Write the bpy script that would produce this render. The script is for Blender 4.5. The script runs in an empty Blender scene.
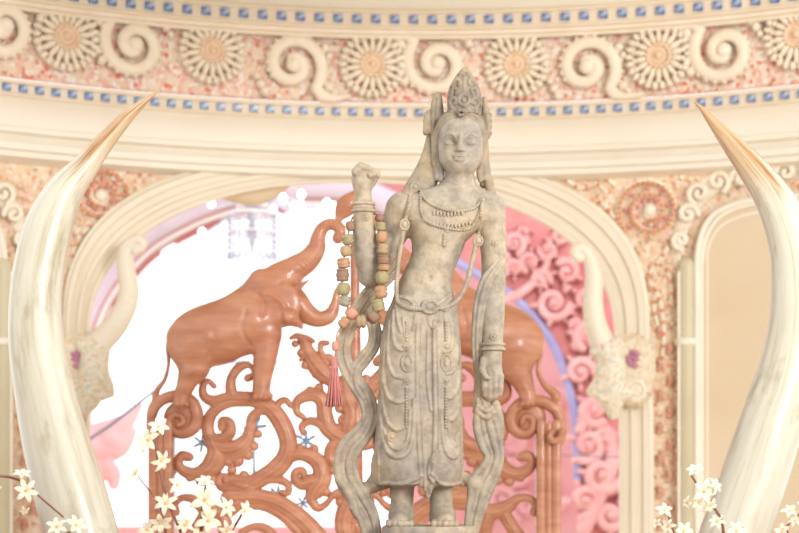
import bpy, math, random
import numpy as np
import openvdb as vdb
from mathutils import Vector, Euler

rng = random.Random(7)
C = bpy.context.scene.collection
PI = math.pi
K, CX, HZ, CZ = 0.00052, 399.5, 470.0, 1.5


def P(px, py, Y):
    return np.array([(px - CX) * K * Y, Y, CZ + (HZ - py) * K * Y])


# ------------------------------------------------------------------ objects
def wloc(o):
    v = np.zeros(3)
    while o is not None:
        v += np.array(o.location)
        o = o.parent
    return v


def tag(o, label=None, cat=None, group=None, kind=None):
    if label: o['label'] = label
    if cat: o['category'] = cat
    if group: o['group'] = group
    if kind: o['kind'] = kind
    return o


def thing(name, label, cat, loc=(0, 0, 0), group=None):
    o = bpy.data.objects.new(name, None)
    o.empty_display_size = 0.05
    C.objects.link(o)
    o.location = [float(a) for a in loc]
    return tag(o, label, cat, group)


def mesh_np(name, V, F, smooth=True, uv=None):
    """V (n,3); F list of tuples or an (m,4) array"""
    V = np.asarray(V, dtype=np.float32)
    me = bpy.data.meshes.new(name)
    if isinstance(F, np.ndarray):
        tot = np.full(len(F), F.shape[1], np.int32)
        flat = F.reshape(-1).astype(np.int32)
    else:
        tot = np.array([len(f) for f in F], np.int32)
        flat = np.array([i for f in F for i in f], np.int32)
    me.vertices.add(len(V)); me.vertices.foreach_set('co', V.reshape(-1))
    me.loops.add(len(flat)); me.loops.foreach_set('vertex_index', flat)
    me.polygons.add(len(tot))
    st = np.zeros(len(tot), np.int32); st[1:] = np.cumsum(tot)[:-1]
    me.polygons.foreach_set('loop_start', st)
    me.polygons.foreach_set('loop_total', tot)
    me.polygons.foreach_set('use_smooth', np.full(len(tot), smooth, bool))
    if uv is not None:
        l = me.uv_layers.new(name='UVMap')
        l.data.foreach_set('uv', np.asarray(uv, np.float32)[flat].reshape(-1))
    me.update(calc_edges=True)
    me.validate()
    return me


def fix_normals(me):
    import bmesh
    bm = bmesh.new(); bm.from_mesh(me)
    bmesh.ops.recalc_face_normals(bm, faces=bm.faces)
    bm.to_mesh(me); bm.free()


def link(name, me, mat, parent=None, label=None):
    o = bpy.data.objects.new(name, me)
    me.materials.clear()
    me.materials.append(mat)
    C.objects.link(o)
    if parent is not None: o.parent = parent
    if label: o['label'] = label
    return o


class MB:
    def __init__(s):
        s.V = []; s.F = []; s.n = 0; s.U = []

    def add(s, V, F, uv=None):
        V = np.asarray(V, float)
        s.V.append(V)
        s.F += [tuple(i + s.n for i in f) for f in F]
        s.n += len(V)
        s.U.append(np.zeros((len(V), 2)) if uv is None else np.asarray(uv))
        return s

    def build(s, name, mat, parent=None, smooth=True, label=None, local=False, sharp=None, uv=False):
        V = np.concatenate(s.V)
        if parent is not None and not local: V = V - wloc(parent)
        me = mesh_np(name, V, s.F, smooth, np.concatenate(s.U) if uv else None)
        fix_normals(me)
        if sharp is not None: me.set_sharp_from_angle(angle=math.radians(sharp))
        return link(name, me, mat, parent, label)


# ------------------------------------------------------------------ shapes
def catmull(pts, n=8):
    """pts list of equal length tuples -> smooth resampled array"""
    p = np.asarray(pts, float)
    if len(p) < 3:
        t = np.linspace(0, 1, n + 1)[:, None]
        return p[0] * (1 - t) + p[-1] * t
    q = np.vstack([2 * p[0] - p[1], p, 2 * p[-1] - p[-2]])
    out = []
    for i in range(1, len(q) - 2):
        a, b, c, d = q[i - 1], q[i], q[i + 1], q[i + 2]
        for t in np.linspace(0, 1, n, endpoint=False):
            out.append(0.5 * (2 * b + (c - a) * t + (2 * a - 5 * b + 4 * c - d) * t * t + (3 * b - a - 3 * c + d) * t ** 3))
    out.append(p[-1])
    return np.array(out)


def tube(path, rad, seg=10, normal=None, flat=1.0, round_ends=True, mind=0.0):
    """tube along a path; with a normal the section is an ellipse whose depth is flat*r"""
    p = np.asarray(path, float); r = np.asarray(rad, float)
    if r.ndim == 0: r = np.full(len(p), float(r))
    T = np.gradient(p, axis=0)
    T /= np.maximum(np.linalg.norm(T, axis=1, keepdims=True), 1e-9)
    N = np.zeros_like(p)
    if normal is not None:
        N[:] = np.asarray(normal, float)
        N -= T * np.sum(N * T, 1, keepdims=True)
    else:
        v = np.array([0, 0, 1.0]) if abs(T[0][2]) < 0.9 else np.array([1.0, 0, 0])
        for i in range(len(p)):
            v = v - T[i] * np.dot(v, T[i]); v /= max(np.linalg.norm(v), 1e-9)
            N[i] = v
    N /= np.maximum(np.linalg.norm(N, axis=1, keepdims=True), 1e-9)
    B = np.cross(T, N)
    rows = []
    def ring(c, n, b, rr):
        a = np.linspace(0, 2 * PI, seg, endpoint=False)[:, None]
        d = max(rr * flat, mind) if mind else rr * flat
        if mind and rr < 1e-9: d = 0
        return c + b * rr * np.cos(a) + n * d * np.sin(a)
    if round_ends:
        for q in (0.02, 0.45, 0.8):
            rows.append(ring(p[0] - T[0] * r[0] * math.sqrt(1 - q * q), N[0], B[0], r[0] * q))
    for i in range(len(p)): rows.append(ring(p[i], N[i], B[i], r[i]))
    if round_ends:
        for q in (0.8, 0.45, 0.02):
            rows.append(ring(p[-1] + T[-1] * r[-1] * math.sqrt(1 - q * q), N[-1], B[-1], r[-1] * q))
    V = np.concatenate(rows); m = len(rows)
    F = [(i * seg + j, i * seg + (j + 1) % seg, (i + 1) * seg + (j + 1) % seg, (i + 1) * seg + j) for i in range(m - 1) for j in range(seg)]
    F.append(tuple(range(seg))); F.append(tuple((m - 1) * seg + j for j in range(seg)))
    uv = np.array([(j / seg, i / (m - 1)) for i in range(m) for j in range(seg)])
    return V, F, uv


def lathe(prof, c=(0, 0, 0), seg=20, axis='z', lobes=0, lob=0.0):
    """prof list of (r, h)"""
    V = []
    for r, h in prof:
        for j in range(seg):
            a = 2 * PI * j / seg
            rr = r * (1 + lob * math.cos(lobes * a)) if lobes else r
            x, y = rr * math.cos(a), rr * math.sin(a)
            if axis == 'z': V.append((c[0] + x, c[1] + y, c[2] + h))
            else: V.append((c[0] + x, c[1] - h, c[2] + y))
    m = len(prof)
    F = [(i * seg + j, i * seg + (j + 1) % seg, (i + 1) * seg + (j + 1) % seg, (i + 1) * seg + j) for i in range(m - 1) for j in range(seg)]
    F.append(tuple(range(seg))); F.append(tuple((m - 1) * seg + j for j in range(seg)))
    return np.array(V), F


def ellip(c, r, seg=10, rings=6, M=None):
    V = []; F = []
    for i in range(rings + 1):
        t = PI * i / rings
        t = min(max(t, 0.02), PI - 0.02)
        for j in range(seg):
            a = 2 * PI * j / seg
            V.append((r[0] * math.sin(t) * math.cos(a), r[1] * math.sin(t) * math.sin(a), r[2] * math.cos(t)))
    V = np.array(V)
    if M is not None: V = V @ np.asarray(M, float).T
    V = V + np.asarray(c, float)
    F = [(i * seg + j, i * seg + (j + 1) % seg, (i + 1) * seg + (j + 1) % seg, (i + 1) * seg + j) for i in range(rings) for j in range(seg)]
    F.append(tuple(range(seg))); F.append(tuple(rings * seg + j for j in range(seg)))
    return V, F


def box(x0, x1, y0, y1, z0, z1):
    V = [(x, y, z) for x in (x0, x1) for y in (y0, y1) for z in (z0, z1)]
    F = [(0, 1, 3, 2), (4, 6, 7, 5), (0, 4, 5, 1), (2, 3, 7, 6), (0, 2, 6, 4), (1, 5, 7, 3)]
    return np.array(V, float), F


def rotz(a):
    c, s = math.cos(a), math.sin(a)
    return np.array([[c, -s, 0], [s, c, 0], [0, 0, 1]])


# ------------------------------------------------------------------ sculpting by distance field (units: pixels at plane Y0)
def smin(a, b, k):
    if k <= 0: return np.minimum(a, b)
    h = np.clip(0.5 + 0.5 * (b - a) / k, 0, 1)
    return b * (1 - h) + a * h - k * h * (1 - h)


class Sculpt:
    """x to the right, y downward, d towards the viewer; orthographic (rigid) placement on the plane Y0"""

    def __init__(s, Y0, x, y, d, vox):
        s.Y0 = Y0; s.U = K * Y0; s.v = vox
        s.X = np.arange(x[0], x[1], vox, dtype=np.float32)
        s.Y = np.arange(y[0], y[1], vox, dtype=np.float32)
        s.D = np.arange(d[0], d[1], vox, dtype=np.float32)
        s.f = np.full((len(s.X), len(s.Y), len(s.D)), 9.0, np.float32)

    def F(s, px, py, d):
        q = 1 - d * K
        return (CX + (px - CX) * q, HZ - (HZ - py) * q, d)

    def _sl(s, lo, hi):
        r = []
        for A, a, b in ((s.X, lo[0], hi[0]), (s.Y, lo[1], hi[1]), (s.D, lo[2], hi[2])):
            i = max(int((a - A[0]) / s.v) - 1, 0); j = min(int((b - A[0]) / s.v) + 2, len(A))
            r.append(slice(i, max(j, i)))
        return tuple(r)

    def _apply(s, sl, g, k, sub):
        if g.size == 0: return
        if sub: s.f[sl] = -smin(-s.f[sl], g, k)
        else: s.f[sl] = smin(s.f[sl], g, k)

    def chain(s, pts, k=3.0, ki=0.0, flat=1.0, sub=False, raw=False, smooth=0):
        """pts (px,py,d,r)"""
        if smooth: pts = catmull(pts, smooth)
        q = [(p if raw else s.F(p[0], p[1], p[2])) for p in pts]
        A = np.array([(a[0], a[1], a[2]) for a in q], float); R = np.array([p[3] for p in pts], float)
        m = R.max() + abs(k) + 4
        lo = A.min(0) - m; hi = A.max(0) + m
        sl = s._sl(lo, hi)
        X = s.X[sl[0]][:, None, None]; Y = s.Y[sl[1]][None, :, None]; D = s.D[sl[2]][None, None, :] / flat
        A[:, 2] /= flat
        g = np.full((X.shape[0], Y.shape[1], D.shape[2]), 9.0, np.float32)
        if len(A) == 1: A = np.vstack([A, A + 1e-3]); R = np.array([R[0], R[0]])
        for a, b, ra, rb in zip(A[:-1], A[1:], R[:-1], R[1:]):
            mm = max(ra, rb) + abs(k) + 4
            ss = []
            for ax, arr in ((0, s.X[sl[0]]), (1, s.Y[sl[1]]), (2, s.D[sl[2]] / flat)):
                l, h = min(a[ax], b[ax]) - mm, max(a[ax], b[ax]) + mm
                ss.append(slice(int(np.searchsorted(arr, l)), int(np.searchsorted(arr, h))))
            ss = tuple(ss)
            x = X[ss[0]]; y = Y[:, ss[1]]; dd = D[:, :, ss[2]]
            ab = b - a; L = max(float(ab @ ab), 1e-9)
            t = np.clip(((x - a[0]) * ab[0] + (y - a[1]) * ab[1] + (dd - a[2]) * ab[2]) / L, 0, 1)
            e = np.sqrt((x - a[0] - t * ab[0]) ** 2 + (y - a[1] - t * ab[1]) ** 2 + (dd - a[2] - t * ab[2]) ** 2) - (ra + t * (rb - ra))
            g[ss] = smin(g[ss], e.astype(np.float32), ki)
        s._apply(sl, g, k, sub)
        return s

    def ell(s, c, r, k=3.0, ang=0.0, sub=False, raw=False):
        c = c if raw else s.F(*c)
        m = max(r) + k + 4
        sl = s._sl([a - m for a in c], [a + m for a in c])
        X = s.X[sl[0]][:, None, None] - c[0]; Y = s.Y[sl[1]][None, :, None] - c[1]; D = s.D[sl[2]][None, None, :] - c[2]
        if ang:
            ca, sa = math.cos(ang), math.sin(ang)
            X, Y = X * ca + Y * sa, -X * sa + Y * ca
        k0 = np.sqrt((X / r[0]) ** 2 + (Y / r[1]) ** 2 + (D / r[2]) ** 2)
        k1 = np.sqrt((X / r[0] ** 2) ** 2 + (Y / r[1] ** 2) ** 2 + (D / r[2] ** 2) ** 2)
        g = k0 * (k0 - 1) / np.maximum(k1, 1e-4)
        s._apply(sl, np.minimum(g, 9).astype(np.float32), k, sub)
        return s

    def loft(s, prof, k=4.0, pw=2.0):
        """prof rows (py, cx, hw, d0, hd) in picture pixels, silhouette plane at d0"""
        a = np.array(prof, float)
        q = np.array([s.F(r[1], r[0], r[3]) for r in a])
        ys = q[:, 1]
        sl = s._sl((a[:, 1].min() - a[:, 2].max() - 8, ys.min() - k - 3, (a[:, 3] - a[:, 4]).min() - 8),
                   (a[:, 1].max() + a[:, 2].max() + 8, ys.max() + k + 3, (a[:, 3] + a[:, 4]).max() + 8))
        Y = s.Y[sl[1]]
        I = lambda v: np.interp(Y, ys, v)[None, :, None]
        cx, hw, d0, hd = I(q[:, 0]), I(a[:, 2]), I(a[:, 3]), I(a[:, 4])
        X = s.X[sl[0]][:, None, None]; D = s.D[sl[2]][None, None, :]
        g = (((np.abs(X - cx) / hw) ** pw + (np.abs(D - d0) / hd) ** pw) ** (1 / pw) - 1) * np.minimum(hw, hd)
        e = np.maximum(ys.min() - Y, Y - ys.max())[None, :, None]
        g = np.minimum(np.maximum(g, e), 9).astype(np.float32)
        s._apply(sl, g, k, False)
        return s

    def on(s, px, py, default=0.0):
        """surface point (raw coordinates) seen at pixel px,py"""
        d = default
        for _ in range(4):
            x, y, _d = s.F(px, py, d)
            i = int(round((x - s.X[0]) / s.v)); j = int(round((y - s.Y[0]) / s.v))
            if not (0 <= i < len(s.X) and 0 <= j < len(s.Y)): break
            col = np.nonzero(s.f[i, j] < 0)[0]
            if len(col) == 0: break
            n = col[-1]
            a = s.f[i, j, n]; b = s.f[i, j, min(n + 1, len(s.D) - 1)]
            d = float(s.D[n] + s.v * (-a) / max(b - a, 1e-6))
        x, y, _d = s.F(px, py, d)
        return (x, y, d)

    def relief(s, pts, r, k=1.5, lift=0.0, sub=False, smooth=6, r1=None):
        q = catmull(pts, smooth) if smooth else np.array(pts, float)
        rr = np.linspace(r, r if r1 is None else r1, len(q))
        w = []
        for p, a in zip(q, rr):
            o = s.on(p[0], p[1])
            w.append((o[0], o[1], o[2] + lift, a))
        return s.chain(w, k=k, sub=sub, raw=True)

    def world(s, q):
        q = np.asarray(q, float)
        if q.ndim == 1: q = q[None]
        return np.stack([(q[:, 0] - CX) * s.U, s.Y0 - q[:, 2] * s.U, CZ + (HZ - q[:, 1]) * s.U], 1)

    def build(s, name, mat, parent=None, label=None, mirror=None):
        g = vdb.FloatGrid()
        g.copyFromArray(s.f)
        p, q = g.convertToQuads(0.0)
        p = np.asarray(p) * s.v + np.array([s.X[0], s.Y[0], s.D[0]])
        W = s.world(p)
        q = np.asarray(q).astype(np.int64)
        if mirror is not None: W[:, 0] = 2 * mirror - W[:, 0]
        a, b, c = W[q[:, 0]], W[q[:, 1]], W[q[:, 2]]
        vol = np.sum(a * np.cross(b, c)) + np.sum(W[q[:, 0]] * np.cross(W[q[:, 2]], W[q[:, 3]]))
        if vol < 0: q = q[:, ::-1]
        if parent is not None: W = W - wloc(parent)
        me = mesh_np(name, W, np.ascontiguousarray(q), True)
        return link(name, me, mat, parent, label)


# ------------------------------------------------------------------ materials
def newmat(name):
    m = bpy.data.materials.new(name); m.use_nodes = True
    nt = m.node_tree; nt.nodes.clear()
    o = nt.nodes.new('ShaderNodeOutputMaterial'); b = nt.nodes.new('ShaderNodeBsdfPrincipled')
    nt.links.new(b.outputs[0], o.inputs[0])
    return m, nt, b


def nd(nt, t, **kw):
    n = nt.nodes.new(t)
    for k, v in kw.items():
        if k in n.inputs: n.inputs[k].default_value = v
        else: setattr(n, k, v)
    return n


def ramp(nt, fac, stops, mode='LINEAR'):
    r = nt.nodes.new('ShaderNodeValToRGB'); r.color_ramp.interpolation = mode
    e = r.color_ramp.elements
    while len(e) < len(stops): e.new(0.5)
    for i, (p, c) in enumerate(stops):
        e[i].position = p; e[i].color = (*c, 1)
    nt.links.new(fac, r.inputs[0])
    return r.outputs[0]


def coords(nt, scale=(1, 1, 1), kind='Object'):
    t = nt.nodes.new('ShaderNodeTexCoord'); mp = nt.nodes.new('ShaderNodeMapping')
    mp.inputs['Scale'].default_value = scale
    nt.links.new(t.outputs[kind], mp.inputs[0])
    return mp.outputs[0]


def noise(nt, vec, scale, detail=4, rough=0.55):
    n = nd(nt, 'ShaderNodeTexNoise', Scale=scale, Detail=detail, Roughness=rough)
    nt.links.new(vec, n.inputs['Vector'])
    return n.outputs[0]


def bump(nt, b, h, strength=0.3, dist=0.01):
    n = nd(nt, 'ShaderNodeBump', Strength=strength, Distance=dist)
    nt.links.new(h, n.inputs['Height']); nt.links.new(n.outputs[0], b.inputs['Normal'])
    return n


def plain(name, stops, scale=8, rough=0.6, stretch=(1, 1, 1), bmp=0.15, bscale=40, bdist=0.004, coat=0.0, spec=0.5, detail=5, sheen=0):
    m, nt, b = newmat(name)
    v = coords(nt, stretch)
    nt.links.new(ramp(nt, noise(nt, v, scale, detail), stops), b.inputs['Base Color'])
    b.inputs['Roughness'].default_value = rough
    b.inputs['Coat Weight'].default_value = coat
    b.inputs['Specular IOR Level'].default_value = spec
    if bmp: bump(nt, b, noise(nt, v, bscale, 4), bmp, bdist)
    return m


def s2l(r, g, b):
    f = lambda c: (c / 255 / 12.92) if c / 255 <= 0.04045 else ((c / 255 + 0.055) / 1.055) ** 2.4
    return (f(r), f(g), f(b))


def mosaic(name, cols, scale=70, strength=0.6, rough=0.5, dist=0.01, big=None):
    m, nt, b = newmat(name)
    v = coords(nt)
    vo = nd(nt, 'ShaderNodeTexVoronoi', Scale=scale)
    nt.links.new(v, vo.inputs['Vector'])
    sep = nt.nodes.new('ShaderNodeSeparateColor')
    nt.links.new(vo.outputs['Color'], sep.inputs[0])
    n = len(cols); tot = sum(c[0] for c in cols); acc = 0; st = []
    for w, c in cols:
        st.append((acc / tot, c)); acc += w
    nt.links.new(ramp(nt, sep.outputs[0], st, 'CONSTANT'), b.inputs['Base Color'])
    b.inputs['Roughness'].default_value = rough
    inv = nd(nt, 'ShaderNodeMath', operation='MULTIPLY'); inv.inputs[1].default_value = -1.0
    nt.links.new(vo.outputs['Distance'], inv.inputs[0])
    bump(nt, b, inv.outputs[0], strength, dist)
    return m


M = {}
M['cream'] = plain('cream_plaster', [(0.3, s2l(236, 228, 211)), (0.7, s2l(242, 235, 220))], 3, 0.55, bmp=0.06)
M['cream_panel'] = plain('beige_plaster', [(0.3, s2l(218, 198, 166)), (0.7, s2l(224, 206, 176))], 3, 0.6, bmp=0.05)
M['column'] = plain('ivory_column', [(0.3, s2l(200, 190, 158)), (0.7, s2l(210, 201, 170))], 3, 0.45, bmp=0.04)
M['arch'] = plain('ivory_stucco', [(0.3, s2l(232, 222, 200)), (0.7, s2l(238, 229, 209))], 4, 0.5, bmp=0.05)
M['relief'] = plain('cream_relief', [(0.3, s2l(238, 224, 200)), (0.7, s2l(246, 236, 218))], 12, 0.5, bmp=0.25, bscale=60, bdist=0.006)
M['frieze'] = mosaic('frieze_mosaic', [(6, s2l(242, 222, 200)), (3, s2l(236, 206, 182)), (2.6, s2l(240, 188, 174)), (1.0, s2l(230, 132, 108)), (2.6, s2l(248, 240, 230)), (0.5, s2l(206, 160, 132))], 60, 0.5, dist=0.012)
M['wall'] = mosaic('spandrel_mosaic', [(6, s2l(236, 212, 180)), (4, s2l(230, 200, 166)), (1.2, s2l(230, 168, 132)), (1.6, s2l(240, 200, 184)), (2.4, s2l(242, 226, 204)), (0.6, s2l(200, 168, 140))], 56, 0.45, dist=0.012)
M['chip_orange'] = plain('orange_tesserae', [(0.35, s2l(226, 142, 98)), (0.65, s2l(238, 176, 136))], 40, 0.35, bmp=0.2)
M['chip_pink'] = plain('pink_tesserae', [(0.3, s2l(214, 120, 120)), (0.7, s2l(240, 170, 160))], 40, 0.35, bmp=0.2)
M['chip_white'] = plain('beige_tesserae', [(0.3, s2l(214, 176, 140)), (0.7, s2l(244, 222, 194))], 30, 0.4, bmp=0.2)
M['blue'] = plain('blue_glass_tile', [(0.35, s2l(62, 88, 156)), (0.5, s2l(104, 130, 182)), (0.64, s2l(196, 206, 214))], 45, 0.2, bmp=0.2, bscale=90)
M['bandm'] = plain('peach_moulding', [(0.3, s2l(234, 217, 190)), (0.7, s2l(240, 226, 204))], 6, 0.55, bmp=0.1)
M['pink'] = plain('pink_stucco', [(0.3, s2l(206, 126, 127)), (0.7, s2l(222, 152, 152))], 5, 0.6, bmp=0.35, bscale=14, bdist=0.05)
M['foliage'] = plain('pale_pink_stucco', [(0.3, s2l(232, 168, 168)), (0.7, s2l(242, 194, 194))], 9, 0.6, bmp=0.3, bscale=16, bdist=0.03)
M['palepink'] = plain('pale_pink_plaster', [(0.3, s2l(238, 178, 182)), (0.7, s2l(246, 205, 208))], 3, 0.6, bmp=0.2, bscale=8, bdist=0.05)
M['lilac'] = plain('lilac_moulding', [(0.3, s2l(150, 150, 205)), (0.7, s2l(178, 176, 218))], 6, 0.4, bmp=0.1)
M['palelilac'] = plain('pale_lilac_moulding', [(0.3, s2l(214, 200, 216)), (0.7, s2l(226, 214, 228))], 6, 0.5, bmp=0.1)
M['white'] = plain('white_plaster', [(0.3, s2l(244, 238, 238)), (0.7, s2l(250, 246, 246))], 6, 0.5, bmp=0.05)
M['wire'] = plain('grey_wire', [(0.3, s2l(120, 120, 140)), (0.7, s2l(140, 140, 160))], 6, 0.4, bmp=0)
M['petal'] = plain('cream_petal', [(0.35, s2l(236, 222, 186)), (0.7, s2l(244, 234, 208))], 30, 0.55, bmp=0.1)
M['petal'].node_tree.nodes['Principled BSDF'].inputs['Subsurface Weight'].default_value = 0.15
M['yolk'] = plain('orange_flower_centre', [(0.3, s2l(240, 170, 90)), (0.7, s2l(248, 200, 130))], 30, 0.6, bmp=0)
M['twig'] = plain('brown_twig', [(0.3, s2l(120, 70, 50)), (0.7, s2l(160, 105, 80))], 30, 0.6, bmp=0.1)
M['tassel'] = plain('pink_silk_tassel', [(0.3, s2l(192, 110, 102)), (0.7, s2l(216, 146, 134))], 60, 0.6, (6, 6, 0.6), bmp=0.5, bscale=90)
M['naga_mosaic'] = mosaic('aqua_mosaic', [(6, s2l(228, 218, 194)), (1.3, s2l(200, 210, 196)), (2, s2l(220, 202, 170)), (0.6, s2l(220, 184, 164)), (3, s2l(236, 228, 208))], 90, 0.4, dist=0.008)
M['cap_mosaic'] = mosaic('capital_mosaic', [(6, s2l(234, 220, 192)), (3, s2l(228, 208, 174)), (0.4, s2l(214, 170, 170)), (0.5, s2l(196, 210, 190)), (2, s2l(240, 230, 208))], 70, 0.4, dist=0.01)
M['gold'] = plain('altar_wood', [(0.3, s2l(120, 76, 50)), (0.7, s2l(150, 98, 64))], 6, 0.4, (1, 1, 8), bmp=0.1)
M['floor'] = plain('marble_floor', [(0.3, s2l(222, 208, 184)), (0.7, s2l(236, 224, 204))], 2, 0.35, bmp=0)


def stone_mat(name, a, b, c, scale=7.0):
    m, nt, bs = newmat(name)
    v = coords(nt)
    n1 = noise(nt, v, scale, 6, 0.6)
    n2 = noise(nt, v, scale * 5.5, 5, 0.65)
    r1 = ramp(nt, n1, [(0.34, a), (0.52, b), (0.68, c)])
    r2 = ramp(nt, n2, [(0.3, (0.5, 0.47, 0.44)), (0.6, (1, 1, 1))])
    mx = nd(nt, 'ShaderNodeMix', data_type='RGBA', blend_type='MULTIPLY')
    mx.inputs[0].default_value = 0.75
    nt.links.new(r1, mx.inputs[6]); nt.links.new(r2, mx.inputs[7])
    nt.links.new(mx.outputs[2], bs.inputs['Base Color'])
    bs.inputs['Roughness'].default_value = 0.62
    bump(nt, bs, noise(nt, v, 90, 5, 0.7), 0.35, 0.004)
    return m


M['stone'] = stone_mat('weathered_stone', s2l(164, 154, 141), s2l(186, 171, 148), s2l(198, 178, 147))
M['stone_dark'] = stone_mat('grey_weathered_stone', s2l(142, 130, 116), s2l(162, 146, 124), s2l(178, 158, 128))
M['stone_warm'] = stone_mat('ochre_stone', s2l(154, 142, 128), s2l(174, 154, 124), s2l(188, 166, 130))


def wood_mat():
    m, nt, b = newmat('carved_teak')
    v = coords(nt, (1.2, 1.2, 5))
    r = ramp(nt, noise(nt, v, 6, 6), [(0.3, s2l(174, 110, 78)), (0.55, s2l(194, 132, 99)), (0.75, s2l(206, 150, 116))])
    nt.links.new(r, b.inputs['Base Color'])
    b.inputs['Roughness'].default_value = 0.38
    b.inputs['Coat Weight'].default_value = 0.25
    bump(nt, b, noise(nt, v, 40, 4), 0.1, 0.004)
    return m


M['wood'] = wood_mat()


def tusk_mat():
    m, nt, b = newmat('polished_ivory')
    t = nt.nodes.new('ShaderNodeTexCoord')
    sp = nt.nodes.new('ShaderNodeSeparateXYZ'); nt.links.new(t.outputs['UV'], sp.inputs[0])
    # streaks run along the length: high frequency around, low along
    mp = nt.nodes.new('ShaderNodeMapping'); mp.inputs['Scale'].default_value = (7, 2.4, 1)
    nt.links.new(t.outputs['UV'], mp.inputs[0])
    n = noise(nt, mp.outputs[0], 2.2, 6, 0.6)
    mp2 = nt.nodes.new('ShaderNodeMapping'); mp2.inputs['Scale'].default_value = (2.2, 3.2, 1)
    nt.links.new(t.outputs['UV'], mp2.inputs[0])
    n2 = noise(nt, mp2.outputs[0], 2.5, 5, 0.6)
    ivory = ramp(nt, n, [(0.3, s2l(184, 172, 142)), (0.46, s2l(206, 198, 174)), (0.62, s2l(216, 209, 188)), (0.75, s2l(198, 188, 160))])
    stain = ramp(nt, n2, [(0.56, (1, 1, 1)), (0.70, s2l(206, 199, 180)), (0.78, s2l(180, 170, 146))])
    brown = ramp(nt, n, [(0.3, s2l(136, 84, 46)), (0.46, s2l(190, 146, 98)), (0.58, s2l(206, 180, 142)), (0.75, s2l(166, 116, 70))])
    mx = nd(nt, 'ShaderNodeMix', data_type='RGBA', blend_type='MULTIPLY'); mx.inputs[0].default_value = 0.8
    nt.links.new(ivory, mx.inputs[6]); nt.links.new(stain, mx.inputs[7])
    # tip colour follows the length with a ragged edge
    ad = nd(nt, 'ShaderNodeMath', operation='MULTIPLY_ADD'); ad.inputs[1].default_value = 0.30
    nt.links.new(n, ad.inputs[0]); nt.links.new(sp.outputs[1], ad.inputs[2])
    f = ramp(nt, ad.outputs[0], [(0.44, (1, 1, 1)), (0.54, (0, 0, 0))])
    m2 = nd(nt, 'ShaderNodeMix', data_type='RGBA')
    nt.links.new(f, m2.inputs[0]); nt.links.new(mx.outputs[2], m2.inputs[6]); nt.links.new(brown, m2.inputs[7])
    nt.links.new(m2.outputs[2], b.inputs['Base Color'])
    b.inputs['Roughness'].default_value = 0.42
    b.inputs['Coat Weight'].default_value = 0.3
    b.inputs['Coat Roughness'].default_value = 0.16
    bump(nt, b, n, 0.12, 0.01)
    return m


M['tusk'] = tusk_mat()


def glass_mat(name, col, rough=0.1, trans=0.85):
    m, nt, b = newmat(name)
    b.inputs['Base Color'].default_value = (*col, 1)
    b.inputs['Roughness'].default_value = rough
    b.inputs['Transmission Weight'].default_value = trans
    b.inputs['IOR'].default_value = 1.3
    return m


M['crystal'] = glass_mat('chandelier_crystal', s2l(226, 230, 244), 0.15, 0.6)
M['blueglass'] = glass_mat('pale_blue_glass', s2l(176, 206, 232), 0.15, 0.5)
mm, nt_, b_ = newmat('lamp_bulb')
b_.inputs['Base Color'].default_value = (1, 1, 1, 1)
b_.inputs['Emission Color'].default_value = (1, 0.97, 0.93, 1); b_.inputs['Emission Strength'].default_value = 2.5
M['bulb'] = mm
BEADS = {}
for nm, a, b in (('tan', (166, 138, 100), (200, 172, 132)), ('olive', (150, 136, 98), (188, 170, 126)), ('orange', (176, 128, 94), (208, 164, 124)),
                 ('brown', (130, 100, 80), (172, 136, 108)), ('rose', (206, 140, 116), (226, 166, 140)), ('grey', (150, 142, 122), (180, 170, 146))):
    BEADS[nm] = plain(nm + '_carved_bead', [(0.3, s2l(*a)), (0.7, s2l(*b))], 60, 0.4, bmp=0.4, bscale=120, bdist=0.003)

WORLD_FRONT, WORLD_BACK, WORLD_STRENGTH, EXPOSURE = (0.60, 0.61, 0.63), (1.2, 1.2, 1.24), 1.0, 0.80
LIGHTS = [('added_key_light', (3.6, -0.4, 3.4), (0, 6, 1.8), (1.8, 1.8), 190, (1.0, 0.985, 0.965)),  # key light added off camera at the right, no window stands there
          ('added_hall_fill', (1.6, 7.6, 4.2), (1.0, 11, 1.2), (1.5, 1.0), 42, (1.0, 0.95, 0.93))]  # fill light added to brighten the pink hall, not a fixture
# ================================================================== STATUE
YS = 5.0
US = K * YS
statue = thing('standing_statue', 'grey brown stone statue of a crowned standing figure with one fist raised', 'statue', P(430, 540, YS))
STX, STY, STD = (340, 512), (60, 534), (-52, 66)


def torso_loft(s):
    s.loft([(180, 459, 14, 2, 13), (187, 456, 22, 0, 17), (193, 452, 40, -1, 20), (201, 450, 50, -1, 23), (212, 448, 49, 0, 26), (222, 446, 45, 1, 28),
            (232, 442, 34, 1, 27), (242, 438.5, 27, 1, 26), (252, 437, 25, 1, 25), (262, 433, 24.5, 2, 25), (272, 428.5, 25, 2, 25), (282, 425, 26, 2, 26),
            (294, 424, 30, 2, 28), (310, 423, 34, 2, 29), (330, 421, 36, 2, 29)], k=3, pw=2.15)


B = Sculpt(YS, STX, STY, STD, 0.8)
torso_loft(B)
# neck and head
B.chain([(459, 188, 2, 15), (460, 165, 3, 14)], k=6)
B.ell((460.5, 136, 6), (22, 26, 24), k=3)
B.ell((460.5, 151, 8), (21.8, 22, 20), k=6)
B.ell((460.5, 159, 8), (19.5, 13.5, 18), k=5)
B.ell((460.5, 166.5, 15), (11, 7, 10), k=8)
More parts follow.
